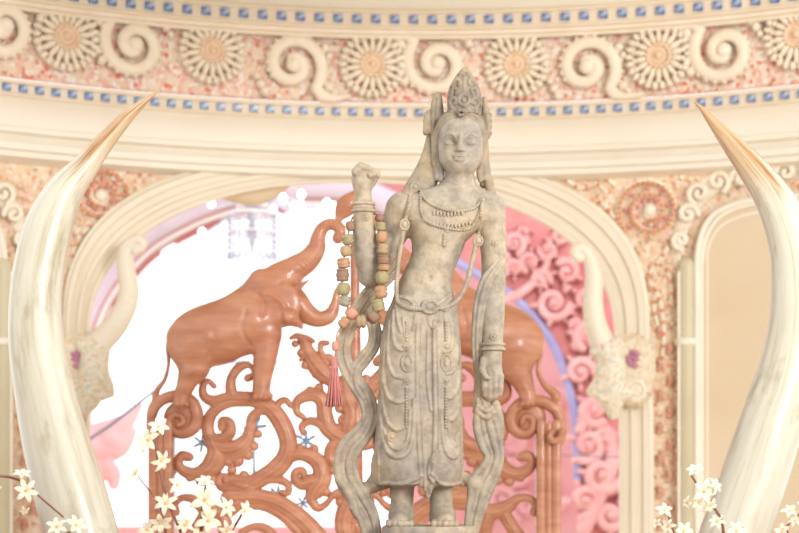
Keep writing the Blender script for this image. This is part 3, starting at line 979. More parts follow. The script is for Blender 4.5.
M['ros_g'] = plain('rose_brown_ground', [(0.3, s2l(206, 150, 122)), (0.7, s2l(232, 186, 162))], 30, 0.6, bmp=0.2)
M['ros_c'] = plain('peach_rosette_centre', [(0.3, s2l(236, 200, 166)), (0.7, s2l(244, 222, 194))], 25, 0.5, bmp=0.3, bscale=60)


def place_on_frieze(o, px, py, off):
    p = PW(px, py, off)
    n = WN(p[0])
    o.location = p - wloc(fr)
    o.rotation_euler = (0, 0, math.atan2(n[0], -n[1]) * 1.0)
    return o


ra, rg, rb = rosette_meshes()
for i, (px, py) in enumerate(((-2 - 72, 20), (64, 38), (211, 52), (372, 66), (517, 66), (660, 57), (799, 36))):
    a = ra if i == 0 else ra.copy(); b = rb if i == 0 else rb.copy(); g = rg if i == 0 else rg.copy()
    if i:
        C.objects.link(a); C.objects.link(b); C.objects.link(g)
    a.parent = fr; b.parent = a; g.parent = a
    place_on_frieze(a, px, py, 0.105)


def spiral(n_turn, r0, r1, w0, w1, a0, cw=1, N=60):
    out = []
    for i in range(N):
        t = i / (N - 1)
        a = a0 + cw * 2 * PI * n_turn * t
        r = r0 + (r1 - r0) * t ** .9
        out.append((r * math.cos(a), r * math.sin(a), w0 + (w1 - w0) * t))
    return out


def scroll_mesh(flip):
    mb = MB()
    q = spiral(1.38, RS * 1.0, RS * .2, RS * .2, RS * .2, -.9, 1)
    # stem running on to the next rosette
    st = [(RS * 1.7, -RS * .90, RS * .08), (RS * 1.25, -RS * 1.0, RS * .16), (RS * .9, -RS * .92, RS * .22)]
    q = st + q[1:]
    q = np.array(q)
    P3 = np.stack([q[:, 0] * flip, np.full(len(q), -.022), q[:, 1] * flip], 1)
    mb.add(*tube(P3, q[:, 2], 10, normal=(0, -1, 0), flat=.9, mind=.02))
    mb.add(*ellip((RS * .02, -.03, 0), (RS * .24, .035, RS * .24), 12, 8))
    for i in range(3, 46, 2):
        a_, b_, c_ = q[i]
        l = math.hypot(a_, b_)
        if l > RS * .55:
            e = (l + c_ * .92) / l
            mb.add(*ellip((a_ * e * flip, -.022, b_ * e * flip), (RS * .075, .02, RS * .075), 7, 5))
    for (x, z, r) in ((1.12, -.62, .17), (1.28, -.8, .13), (1.0, .55, .15), (1.12, .3, .12), (-.98, -.62, .15), (-.84, -.84, .17), (-1.1, -.4, .11)):
        mb.add(*ellip((x * RS * flip, -.02, z * RS * flip), (r * RS, .03, r * RS), 8, 6))
    return mb


sc = {f: scroll_mesh(f).build('scroll', M['relief'], None, local=True) for f in (1, -1)}
used = set()
for px, py, f in ((2, 27, -1), (133, 46, -1), (292, 66, 1), (437, 65, -1), (587, 68, 1), (725, 52, -1)):
    o = sc[f] if f not in used else sc[f].copy()
    if f in used: C.objects.link(o)
    used.add(f)
    o.parent = fr
    place_on_frieze(o, px, py, 0.105)

# arch moulding with reveal
prof = [(-1.0, -.34), (-1.0, .03), (-.93, .045), (-.72, .05), (-.66, .036), (-.36, .04), (-.30, .058), (-.06, .06), (0.0, .046), (.34, .048), (.40, .066), (.72, .068), (.80, .05), (.97, .045), (1.0, -.02)]
V = []; F = []
path = []
for y in np.linspace(1000, 345, 14): path.append(((90, y), (62, y)))
for t in np.linspace(0.0, 1.0, 90):
    path.append((superell(352, 262, 152, 335, 2.2, t), superell(356, 294, 180, 335, 2.7, t)))
for y in np.linspace(345, 1000, 14): path.append(((614 + 5 * min(1, (y - 345) / 60), y), (650 + 4 * min(1, (y - 345) / 60), y)))
for (i0, i1) in path:
    for w, o in prof:
        f = (w + 1) / 2
        V.append(PW(i0[0] * (1 - f) + i1[0] * f, i0[1] * (1 - f) + i1[1] * f, o))
m = len(prof)
for i in range(len(path) - 1):
    for j in range(m - 1):
        F.append((i * m + j, i * m + j + 1, (i + 1) * m + j + 1, (i + 1) * m + j))
V = np.array(V); V[:, 2] = np.maximum(V[:, 2], 0)
me = mesh_np('trim_2', V, F); me.set_sharp_from_angle(angle=math.radians(40))
trim2 = link('trim_2', me, M['arch']); trim2['kind'] = 'structure'
# hanging lobe under the crown of the arch
lb = MB()
for q in range(5):
    o = -.06 - q * .05
    q0 = np.array([PW(x, y, o) for x, y in catmull([(208, 180), (222, 186), (240, 192), (253, 194), (264, 191), (276, 183), (288, 172)], 5)])
    lb.add(*tube(q0, .05, 10, normal=(0, 1, 0), flat=1.0))
lb.build('lobe', M['cream_panel'], trim2)

# mosaic chips on the spandrels
ch = MB()
def chip_ok(px, py):
    if py < 178 or py > 420: return False
    y = None
    u = abs((px - 356) / 296)
    if u < 1 and py > 332 - 180 * (1 - u ** 2.7) ** (1 / 2.7): return False
    if u >= 1 and py > 335 and not (652 < px < 676): pass
    if u < 1 and py > 335: return False
    if py > 330 and rng.random() < .6: return False
    return True


for _ in range(1500):
    px = rng.choice([rng.uniform(-8, 200), rng.uniform(540, 700)]); py = rng.uniform(178, 533)
    if not chip_ok(px, min(py, 419)): continue
    p = PW(px, py, .004); n = WN(p[0])
    r = rng.uniform(.006, .014)
    a = rng.uniform(0, PI)
    ch.add(*ellip(p, (r * rng.uniform(.8, 1.8), .012, r), 6, 4))
o = ch.build('mosaic_chips', M['chip_white'])
tag(o, 'small beige and pink stucco chips scattered over the mosaic wall', 'mosaic', kind='stuff')

# spandrel spirals
def wall_tube(mb, pts, o=.01, flat=.8, seg=8, mind=.006):
    q = catmull(pts, 3)
    W = np.array([PW(a[0], a[1], o) for a in q])
    rr = q[:, 2] * K * 8
    n = WN(W[len(W) // 2][0])
    mb.add(*tube(W, rr, seg, normal=n, flat=flat, mind=mind))


def wall_beads(mb, pts, step, r, o=.02):
    q = catmull(pts, 4)
    W = np.array([PW(a[0], a[1], o) for a in q])
    L = np.r_[0, np.cumsum(np.linalg.norm(np.diff(W, axis=0), axis=1))]
    for t in np.arange(0, L[-1], step):
        mb.add(*ellip([np.interp(t, L, W[:, i]) for i in range(3)], (r, r, r), 6, 5))


for px, py, r, cw, a0, lab in ((650, 210, 34, 1, 2.4, 'large stucco spiral edged with orange beads on the right spandrel of the arch'),
                               (101, 196, 30, -1, .7, 'stucco spiral edged with orange and pink beads behind the left tusk')):
    th = thing('stucco_spiral', lab, 'wall ornament', PW(px, py))
    q = [(px + a, py + b, 3.2) for a, b, _ in spiral(2.1, r, 5, 1, 1, a0, cw, 50)]
    mb = MB(); wall_tube(mb, q, .006, 1.0); mb.add(*ellip(PW(px, py, .01), (.03, .03, .03), 10, 6))
    mb.build('spiral_band', M['relief'], th)
    mb = MB(); wall_beads(mb, [(px + a, py + b) for a, b, _ in spiral(1.9, r - 1, 9, 1, 1, a0, cw, 50)], .022, .0095, .026)
    mb.build('bead_edging', M['chip_orange'], th, label='orange bead edging')
    for a, b, _ in spiral(1.5, r - 8, 9, 1, 1, a0, cw, 14):
        mb = MB(); mb.add(*ellip(PW(px + a, py + b, .012), (.010, .010, .010), 7, 5)); mb.build('bead', M['chip_pink'], th, label='pink bead')
# orange twig like relief under the right spiral and over the left arch shoulder
def tendril(lab, segs, beads=True):
    th = thing('stucco_tendril', lab, 'wall ornament', PW(*segs[0][0][:2]))
    mc = MB()
    for s in segs:
        mb = MB(); wall_tube(mb, s, .004, 1.0); mb.build('tendril', M['relief'], th)
        wall_beads(mc, [(a[0], a[1]) for a in s], .05, .0085, .018)
    mc.build('bead_edging', M['chip_orange'], th, label='orange bead edging')


tendril('leafy stucco tendril dropping from the right spiral beside the arch', [[(622, 240, 3), (634, 258, 2.6), (645, 276, 2.2), (658, 262, 2.4), (668, 248, 2.6)], [(648, 278, 2.4), (660, 300, 2.4), (664, 330, 2.6), (662, 360, 2.2)], [(656, 290, 2), (654, 310, 2), (658, 325, 2)], [(668, 270, 2), (672, 290, 2.2), (670, 306, 2)]])
tendril('leafy stucco tendril running along the left shoulder of the arch', [[(128, 172, 2.4), (112, 178, 3), (130, 190, 2.6), (118, 200, 2)], [(90, 226, 2.6), (80, 236, 2.6), (74, 250, 2.4), (70, 266, 2.2)], [(150, 168, 2.2), (140, 176, 2.4), (160, 172, 2)], [(74, 222, 2), (68, 240, 2.2)]])
tendril('beaded stucco tendril along the cornice at the upper right of the arch', [[(566, 180, 2.4), (580, 188, 2.6), (596, 184, 2.4), (606, 192, 2.2)], [(600, 202, 2.2), (612, 214, 2.4), (616, 228, 2)], [(584, 178, 2), (602, 178, 2.2), (614, 184, 2)]])

M['stud'] = plain('peach_studs', [(0.3, s2l(206, 142, 118)), (0.7, s2l(228, 182, 158))], 20, 0.4, bmp=0.2)
# vertical mosaic strips with studs beside the pilasters
for base, lab in ((665, 'vertical strip of orange studs between the right pilaster and half column'), (29, 'vertical strip of orange studs behind the left tusk')):
    th = thing('stud_strip', lab, 'wall ornament', PW(base, 540))
    for k in range(14):
        py = 330 + k * 16.0
        if py > 528: break
        px = base + (5 if k % 2 else -5)
        mb = MB()
        p = PW(px, py, .012)
        mb.add(*ellip(p, (.014, .016, .017), 8, 6)); mb.add(*ellip(PW(px + 1.6, py + 3.4, .008), (.013, .012, .014), 8, 5)); mb.add(*ellip(PW(px - 1.2, py + 6, .008), (.011, .012, .013), 8, 5))
        mb.build('stud', M['stud'], th)

# niches left and right
def niche(sgn, f, lab):
    th = thing('wall_niche', lab, 'niche', PW(f(740), 420))
    edge = [(697, 540, 2.6), (697, 300, 2.6), (697, 262, 2.6), (701, 236, 2.6), (712, 216, 2.6), (732, 205, 2.6), (760, 199, 2.6), (800, 195, 2.6), (860, 192, 2.6)]
    q = catmull(edge, 6)
    # panel
    top = [(a, b) for a, b, _ in q if b < 300]
    V = []; F = []; n = 0
    xs = np.linspace(699, 860, 40)
    ty = np.interp(xs, [t[0] for t in top], [t[1] for t in top])
    for x, y in zip(xs, ty):
        V.append(PW(f(x), y, .02)); b = PW(f(x), 560, .02); V.append(b)
    F = [(2 * i, 2 * i + 1, 2 * i + 3, 2 * i + 2) for i in range(39)]
    V = np.array(V) - wloc(th)
    link('panel', mesh_np('panel', V, F), M['cream_panel'], th, 'beige inner panel')
    mb = MB()
    for dx, dy, r, o in ((0, 0, 3.2, .035), (4.5, 3.5, 2.2, .028)):
        wall_tube(mb, [(f(a + dx), b + dy * min(1, max(0, (300 - b) / 40)), r) for a, b, _ in edge], o, 1.0)
    # plain cream band between the mouldings
    wall_tube(mb, [(f(a + 11 if b > 240 else a + 8), b + 12 * min(1, max(0, (300 - b) / 60)), 3.4) for a, b, _ in edge], .01, .8)
    mb.build('frame', M['cream'], th)
    mb = MB()
    bo = [(678, 262, 7), (680, 236, 9), (690, 210, 10), (704, 192, 11), (724, 180, 11), (752, 174, 11), (790, 170, 11), (840, 168, 11)]
    wall_tube(mb, [(f(a), b, r) for a, b, r in bo], -.005, .5)
    mb.build('mosaic_border', M['relief'], th, label='bumpy mosaic border')
    for i, (a, b, r, aa) in enumerate(((688, 214, 8, 0), (699, 193, 9, 2), (718, 181, 9, 1), (741, 178, 8, 3), (764, 172, 9, .5), (786, 172, 9, 2), (808, 170, 8, 1), (681, 240, 7, 1.5))):
        mb = MB(); wall_tube(mb, [(f(a + x), b + y, 3.2) for x, y, _ in spiral(1.25, r * 1.3, 2, 1, 1, aa, 1 if i % 2 else -1, 18)], .03, 1.0)
        mb.build('curl', M['relief'], th)
    return th


niche(1, lambda x: x, 'arched beige wall niche with curly mosaic border behind the right tusk')
niche(-1, lambda x: 702 - x, 'edge of a second arched niche with curly mosaic border at the far left')


def half_column(f, lab, xs=(677, 697)):
    th = thing('half_column', lab, 'column', PW(f(sum(xs) / 2), 520))
    xm = f(sum(xs) / 2); r = (xs[1] - xs[0]) / 2 * K * 7.8
    t = PW(xm, 268, .02); b = PW(xm, 268, .02); b[2] = 0.0
    mb = MB()
    H = t[2]
    pr = [(r, 0), (r, H), (r * .96, H + r * .4), (r * .8, H + r * .75), (r * .5, H + r), (.001, H + r * 1.1)]
    mb.add(*lathe(pr, b, 24)); mb.build('shaft', M['column'], th)
    mb = MB()
    for dx in (-.92, .92):
        mb.add(*tube(np.array([b + [dx * r, -r * .55, 0], t + [dx * r, -r * .55, -.02]]), r * .16, 8))
    mb.build('fillet', M['cream'], th)
    z = PW(xm, 342, .02)
    mb = MB(); mb.add(*lathe([(r * .9, -.016), (r * 1.22, -.014), (r * 1.3, 0), (r * 1.22, .014), (r * .9, .016)], z, 24)); mb.build('ring', M['cream'], th)


half_column(lambda x: x, 'round topped ivory half column with a ring beside the right niche')
half_column(lambda x: 690 - x, 'ivory half column with a ring at the far left edge')

# capitals of the arch legs (mosaic blocks)
def capital(f, lab):
    th = thing('mosaic_capital', lab, 'capital', PW(f(633), 400))
    mb = MB()
    out = [(612, 338), (634, 333), (655, 340), (656, 372), (652, 396), (640, 408), (622, 404), (612, 398)]
    c = np.mean(out, 0)
    ring0 = [PW(f(x), y, -.01) for x, y in out]; ring1 = [PW(f(x), y, .10) for x, y in out]
    ring2 = [PW(f(c[0] + (x - c[0]) * .8), c[1] + (y - c[1]) * .85, .135) for x, y in out]
    n = len(out)
    V = ring0 + ring1 + ring2
    F = [(i, (i + 1) % n, n + (i + 1) % n, n + i) for i in range(n)] + [(n + i, n + (i + 1) % n, 2 * n + (i + 1) % n, 2 * n + i) for i in range(n)] + [tuple(range(2 * n, 3 * n))]
    mb.add(V, F); mb.build('block', M['cap_mosaic'], th, smooth=False)
    mb = MB()
    wall_tube(mb, [(f(636 + x), 390 + y, 1.6) for x, y, _ in spiral(1.0, 9, 8.8, 1, 1, 0, 1, 24)], .135, 1.0)
    wall_tube(mb, [(f(636 + x), 390 + y, 1.3) for x, y, _ in spiral(1.0, 4, 3.9, 1, 1, 0, 1, 18)], .135, 1.0)
    mb.build('ring_relief', M['cream'], th)
    mb = MB()
    for x, y in ((633, 352), (629, 357), (636, 359), (631, 364), (635, 366), (629, 361), (637, 354)):
        mb.add(*ellip(PW(f(x), y, .137), (.016, .012, .012), 7, 5))
    mb.build('flower_inlay', M['plum'], th, label='mauve tile inlay')


M['plum'] = plain('mauve_tesserae', [(0.3, s2l(176, 110, 140)), (0.7, s2l(206, 150, 172))], 30, 0.3, bmp=0.2)
capital(lambda x: x, 'cream mosaic capital with mauve inlay on the right pilaster')
capital(lambda x: 711 - x, 'cream mosaic capital on the left arch leg behind the tusk')

# trunk shaped brackets
YN = 7.72
def bracket(lab, trunk, head, jaw, lobes, mir):
    xs = [p[0] for p in trunk + head + jaw]; ys = [p[1] for p in trunk + head + jaw]
    th = thing('trunk_bracket', lab, 'bracket', P(xs[-1], 420, YN))
    s = Sculpt(YN, (min(xs) - 28, max(xs) + 28), (min(ys) - 16, 440), (-30, 34), 1.0)
    s.chain(trunk, k=2, smooth=5)
    q = catmull(trunk, 5)
    for i in range(6, len(q) - 4, 2):           # rings along the trunk
        a = q[i]; s.chain([(a[0] - a[3] * .8, a[1], a[2] + a[3] * .55, .9), (a[0], a[1] + .8, a[2] + a[3] * .98, 1.0), (a[0] + a[3] * .8, a[1], a[2] + a[3] * .55, .9)], k=1)
    s.build('trunk', M['arch'], th)
    s = Sculpt(YN, (min(xs) - 28, max(xs) + 40), (320, 440), (-34, 40), 1.0)
    s.chain(head, k=3, smooth=4); s.chain(jaw, k=4, smooth=4)
    for l in lobes: s.ell(l[:3], l[3:], k=3)
    s.build('head', M['naga_mosaic'], th, label='cream head set with aqua mosaic')
    e = MB()
    return th


bracket('cream trunk shaped stucco bracket with mosaic head on the right arch leg',
        [(579, 258, 4, 5), (575, 255, 4, 5), (576, 249, 4, 5.5), (584, 250, 2, 6.5), (591, 262, 0, 7.5), (594, 280, 0, 9), (593, 300, 0, 10), (595, 322, 0, 11), (602, 342, 0, 12)],
        [(604, 344, 0, 12), (610, 362, 2, 15), (612, 382, 2, 15), (612, 400, 0, 12), (613, 414, 0, 6)],
        [(606, 376, 4, 10), (598, 386, 4, 8), (591, 392, 4, 5)],
        [(598, 352, 4, 9, 6, 7), (616, 345, 6, 8, 9, 8), (622, 392, 4, 12, 9, 8), (604, 398, 6, 9, 5, 7), (600, 370, 8, 5, 7, 5)], 0)
bracket('cream trunk shaped stucco bracket with mosaic head beside the left tusk',
        [(136, 250, 4, 5), (142, 247, 4, 4.6), (142, 241, 4, 5), (134, 241, 2, 6), (126, 250, 0, 7.5), (126, 268, 0, 9), (129, 288, 0, 10), (126, 306, 0, 11), (115, 326, 0, 12), (100, 342, 0, 13)],
        [(98, 344, 0, 13), (94, 362, 2, 15), (92, 382, 2, 15), (88, 398, 0, 13), (80, 412, 0, 7)],
        [(98, 374, 4, 11), (106, 386, 4, 8), (111, 394, 4, 4)],
        [(84, 345, 6, 9, 9, 8), (80, 392, 4, 12, 9, 8), (100, 396, 6, 9, 5, 7)], 0)

# floor of the hall in front and altar
fl = MB(); fl.add(*box(-6, 6, -2, 22, -.1, 0)); fl.build('floor', M['floor'], smooth=False)['kind'] = 'structure'
al = thing('altar_table', 'dark wooden altar table under the statue and tusks', 'table', (0, 5, 0))
mb = MB(); mb.add(*box(-1.5, 1.5, 4.1, 5.7, 1.24, 1.30)); mb.build('table_top', M['gold'], al, smooth=False)
for x in (-1.4, 1.4):
    for y in (4.2, 5.6):
        mb = MB(); mb.add(*box(x - .06, x + .06, y - .06, y + .06, 0, 1.24)); mb.build('leg', M['gold'], al, smooth=False)
# ================================================================== HALL BEHIND THE ARCH
YH = 11.0
arc = [(84, 480), (86, 400), (90, 340), (110, 292), (146, 250), (185, 226), (222, 211), (262, 202), (310, 199), (352, 203), (400, 224), (440, 250), (465, 267), (500, 287), (522, 304), (541, 326), (556, 350), (568, 384), (575, 415), (577, 448), (578, 480)]
ac = catmull(arc, 6)
ax = np.array([P(a, b, YH)[0] for a, b in ac]); az = np.array([P(a, b, YH)[2] for a, b in ac])
V = []; F = []
def hall_wall(y, xs, zb, zt, mat, name, th=.25):
    mb = MB(); n = len(xs)
    V = []
    for x, b, t in zip(xs, zb, zt):
        V += [(x, y, b), (x, y, t), (x, y + th, b), (x, y + th, t)]
    F = []
    for i in range(n - 1):
        a, c = 4 * i, 4 * i + 4
        F += [(a, a + 1, c + 1, c), (a + 2, c + 2, c + 3, a + 3), (a, c, c + 2, a + 2), (a + 1, a + 3, c + 3, c + 1)]
    F += [(0, 2, 3, 1), (4 * n - 4, 4 * n - 3, 4 * n - 1, 4 * n - 2)]
    mb.add(V, F)
    o = mb.build(name, mat, smooth=False); o['kind'] = 'structure'
    return o


xs = [-3.2, ax[0] - .01] + list(np.maximum.accumulate(ax + np.arange(len(ax)) * 1e-5)) + [ax[-1] + .01, 3.2]
zb = [0, 0] + list(az) + [0, 0]
hall_wall(YH, xs, zb, [3.55] * len(xs), M['pink'], 'wall_hall')
# trim following the opening
def arc_trim(off, r, mat, name, sub=None, y=YH - .03, rng_=(0, None)):
    q = ac[rng_[0]:rng_[1]]
    T = np.gradient(q, axis=0); T /= np.linalg.norm(T, axis=1, keepdims=True)
    Nn = np.stack([T[:, 1], -T[:, 0]], 1)
    w = q + Nn * off
    W = np.array([P(a, b, y) for a, b in w])
    return W


def put_trim(name, off, r, mat, rng_=(0, None), y=YH - .03):
    mb = MB()
    W = arc_trim(off, r, mat, name, y=y, rng_=rng_)
    mb.add(*tube(W, np.asarray(r) * K * YH, 10, normal=(0, -1, 0), flat=.6))
    o = mb.build(name, mat); o['kind'] = 'structure'
    return o


n = len(ac)
put_trim('trim_3', 14, np.full(66, 13.0), M['palelilac'], (0, 66))
put_trim('trim_4', -3, np.full(66, 3.0), M['white'], (0, 66), YH + .02)
put_trim('trim_5', 0, np.linspace(4.4, 4.4, n - 60), M['lilac'], (60, None))
th = thing('arch_garland', 'broken row of pink stucco dashes following the inside of the far arch', 'wall ornament', P(180, 250, YH))
for (i0, i1) in ((17, 19), (21, 26), (28, 36), (38, 40), (42, 46)):
    mb = MB(); W = arc_trim(-11, 3, None, '', y=YH + .1, rng_=(i0, i1))
    mb.add(*tube(W, 2.6 * K * YH, 8)); mb.build('dash', M['pink'], th)
mb = MB(); W = arc_trim(-8.5, 3, None, '', y=YH + .16, rng_=(14, 50)); mb.add(*tube(W, 2.4 * K * YH, 8)); mb.build('rail', M['white'], th)

# pale wall and parapet further back
Y2 = 13.5
mb = MB()
x0 = P(396, 0, Y2)[0]; x1 = P(640, 0, Y2)[0]
mb.add(*box(x0, x1, Y2, Y2 + .3, 0, P(0, 190, Y2)[2]))
o = mb.build('wall_rear', M['palepink'], smooth=False); o['kind'] = 'structure'
mb = MB(); mb.add(*box(P(60, 0, Y2)[0], x0, Y2 - .2, Y2 + .1, 0, P(0, 526, Y2)[2]))
o = mb.build('wall_parapet', M['palepink'], smooth=False); o['kind'] = 'structure'

# stucco foliage on the pink hall wall
th = thing('stucco_foliage', 'pink stucco foliage of curls and swirls covering the hall wall at the right', 'wall relief', P(560, 470, YH))
def swirl(px, py, r, cw, a0, w=5, turns=1.3):
    mb = MB()
    w *= .8
    q = spiral(turns, r, r * .15, w, w * .8, a0, cw, 34)
    for j in range(5):
        t = a0 + j * 1.25 + .3
        e = r * 1.12
        Mx = np.array([[math.cos(t), 0, math.sin(t)], [0, 1, 0], [-math.sin(t), 0, math.cos(t)]])
        mb.add(*ellip(P(px + e * math.cos(t), py + e * math.sin(t), YH - .02), (r * .42 * K * YH, .06, r * .2 * K * YH), 8, 6, Mx))
    W = np.array([P(px + a, py + b, YH - .05) for a, b, _ in q])
    mb.add(*tube(W, np.array([c for *_, c in q]) * K * YH, 8, normal=(0, -1, 0), flat=1.3))
    mb.add(*ellip(P(px, py, YH - .06), (r * .3 * K * YH, .07, r * .3 * K * YH), 10, 8))
    mb.build('swirl', M['foliage'], th)


for a in ((553, 303, 17, 1, .2, 6, 1.4), (514, 243, 11, -1, 1, 4.5), (530, 262, 10, 1, 2, 4), (548, 250, 9, -1, 3, 4), (567, 272, 12, 1, 4, 5), (540, 280, 10, -1, 0, 4.5), (514, 268, 9, 1, 2.5, 4),
          (524, 232, 7, 1, 1, 3), (585, 300, 12, -1, 1, 5), (588, 335, 14, 1, 2, 6), (580, 372, 14, -1, 0, 6), (594, 410, 15, 1, 1, 7), (588, 445, 16, -1, 2, 7), (602, 475, 18, 1, .5, 8), (585, 500, 16, -1, 1.5, 7), (610, 515, 15, 1, 0, 7),
          (606, 440, 12, 1, 3, 6), (560, 235, 8, 1, 0, 4), (500, 258, 8, -1, 0, 4), (574, 325, 8, -1, 2, 4)):
    swirl(*a)
for pts in ([(505, 300, 5), (525, 290, 5), (545, 268, 4), (550, 240, 3)], [(575, 345, 5), (590, 320, 6), (598, 290, 5), (590, 262, 4)], [(580, 430, 6), (596, 400, 7), (600, 360, 7), (590, 340, 5)], [(584, 530, 8), (600, 495, 8), (612, 460, 8), (606, 430, 6)]):
    q = catmull(pts, 6); mb = MB()
    mb.add(*tube(np.array([P(a, b, YH - .04) for a, b, _ in q]), q[:, 2] * K * YH, 8, normal=(0, -1, 0), flat=1.2)); mb.build('stem', M['foliage'], th)
# foliage on the rear wall seen through the lattice
th2 = thing('stucco_scrolls', 'pale pink stucco scrolls low on the far wall between screen post and statue', 'wall relief', P(500, 500, Y2))
for (px, py, r, cw, a0) in ((512, 470, 18, 1, 0), (500, 500, 16, -1, 1), (524, 505, 15, 1, 2), (515, 440, 10, -1, 2), (480, 520, 14, 1, 1), (540, 420, 14, 1, 1), (556, 400, 10, -1, 0), (552, 500, 12, 1, 0)):
    mb = MB()
    q = spiral(1.3, r, r * .15, 5, 4, a0, cw, 30)
    mb.add(*tube(np.array([P(px + a, py + b, Y2 - .04) for a, b, _ in q]), 5 * K * Y2, 8, normal=(0, -1, 0), flat=1.2)); mb.build('swirl', M['palepink'], th2)

# jagged pink stucco wing at the lower left behind the tusk
wing = thing('stucco_wing', 'jagged pink stucco wing rising under the diagonal rod behind the left tusk', 'wall relief', P(110, 490, 10.6))
s = Sculpt(10.6, (70, 156), (388, 746), (-16, 18), 1.0)
s.chain([(96, 432, 0, 9), (112, 430, 0, 12), (128, 420, 0, 8), (139, 406, 0, 4)], k=3, smooth=4)
s.chain([(98, 450, 0, 14), (118, 446, 0, 12), (130, 432, 0, 7)], k=3, smooth=4)
s.chain([(100, 470, 0, 12), (112, 472, 0, 9), (114, 484, 0, 6)], k=3, smooth=4)
s.chain([(88, 742, 0, 12), (90, 490, 0, 12), (92, 440, 0, 12)], k=3)
s.ell((112, 440, 8), (9, 10, 8), k=3); s.ell((108, 466, 6), (7, 8, 8), k=3)
s.build('wing', M['palepink'], wing)
for nm, lab, pts, r, Y in (('diagonal_rod', 'dark diagonal rod running from the left bracket up to the screen post', [(88, 440), (112, 424), (140, 402), (160, 387)], 1.6, 9.4),  # plain slanting rod, neither end meets a support
                           ('thin_wire', 'thin grey wire slanting from the left bracket to the elephant tail', [(130, 330), (148, 354), (166, 378)], .7, 9.4),
                           ('curved_wire', 'thin grey wire curving behind the forelegs of the left elephant', [(216, 365), (250, 361), (285, 364), (320, 372), (350, 380)], 1.1, 9.4),  # loose curved wire, not hung from anything
                           ('wall_wire', 'thin dark wire running level across the pink wall to the right pilaster', [(556, 455), (590, 456.5), (622, 457)], .7, 9.4)):
    q = catmull(pts, 5)
    mb = MB(); mb.add(*tube(np.array([P(a, b, Y) for a, b in q]), r * K * Y, 8))
    tag(mb.build(nm, M['wire']), lab, 'wire')

# chandelier
YCH = 9.6
cl = thing('chandelier', 'pale crystal chandelier with round bulbs hanging behind the arch', 'chandelier', P(252, 250, YCH))
uu = K * YCH
c = P(252, 216, YCH)
def ringm(r, z, t): 
    a = np.linspace(0, 2 * PI, 40)
    return tube(np.stack([c[0] + r * np.cos(a), c[1] + r * np.sin(a), np.full(40, z)], 1), t, 8, round_ends=False)


mb = MB()
for r, py, t in ((24, 214, 1.8), (24, 232, 1.2), (14, 206, 1.6)): mb.add(*ringm(r * uu, P(0, py, YCH)[2], t * uu))
mb.build('ring', M['white'], cl)
mb = MB(); mb.add(*lathe([(1.6 * uu, 0), (1.6 * uu, 1.15)], (c[0], c[1], P(0, 236, YCH)[2]), 10)); mb.build('rod', M['white'], cl)
mb = MB(); mb.add(*lathe([(.002, P(0, 252, YCH)[2] - c[2]), (3.5 * uu, -26 * uu), (4.5 * uu, -16 * uu), (3.2 * uu, -6 * uu), (7 * uu, 2 * uu), (9 * uu, 10 * uu), (3 * uu, 14 * uu)], c, 16)); mb.build('stem', M['crystal'], cl)
for j in range(22):
    a = 2 * PI * j / 22
    mb = MB()
    x, y = c[0] + 24 * uu * math.cos(a), c[1] + 24 * uu * math.sin(a)
    for q in range(6):
        mb.add(*ellip((x, y, P(0, 215 + q * 6.5, YCH)[2]), (1.3 * uu, 1.3 * uu, 2.8 * uu), 6, 4))
    mb.add(*ellip((x, y, P(0, 256, YCH)[2]), (2 * uu, 2 * uu, 4.2 * uu), 6, 4))
    mb.build('crystal_strand', M['crystal'], cl)
for (px, py, dy) in ((213, 206, -.1), (198, 227, .2), (283, 198, 0), (293, 203, .1), (302, 208, -.1), (326, 200, .1), (333, 206, 0), (316, 212, .2), (309, 224, 0), (272, 207, .1), (245, 201, .2), (300, 190, .15), (262, 196, .1)):
    p = P(px, py, YCH) + np.array([0, dy, 0])
    mb = MB(); mb.add(*ellip(p, (3.6 * uu, 3.6 * uu, 4.2 * uu), 12, 8)); o = mb.build('bulb', M['bulb'], cl, label='small glowing bulb')
    mb = MB()
    top = np.array([c[0], c[1], P(0, 190, YCH)[2]])
    mid = (p + top) / 2 + np.array([0, 0, -.03])
    q = catmull([tuple(top), tuple(mid), (p[0], p[1], p[2] - 4 * uu)], 8)
    mb.add(*tube(q, 1.0 * uu, 6)); mb.build('arm', M['crystal'], cl)
mb = MB(); mb.add(*box(-2.5, 2.5, YCH - .06, YCH + .06, P(0, 236, YCH)[2] + 1.15, P(0, 236, YCH)[2] + 1.3)); o = mb.build('ceiling_beam', M['cream'], smooth=False); o['kind'] = 'structure'
for x in (-2.5, 2.42):
    mb = MB(); mb.add(*box(x, x + .1, YCH - .06, YCH + .06, 0, P(0, 236, YCH)[2] + 1.15)); o = mb.build('pillar_hall', M['cream'], smooth=False); o['kind'] = 'structure'

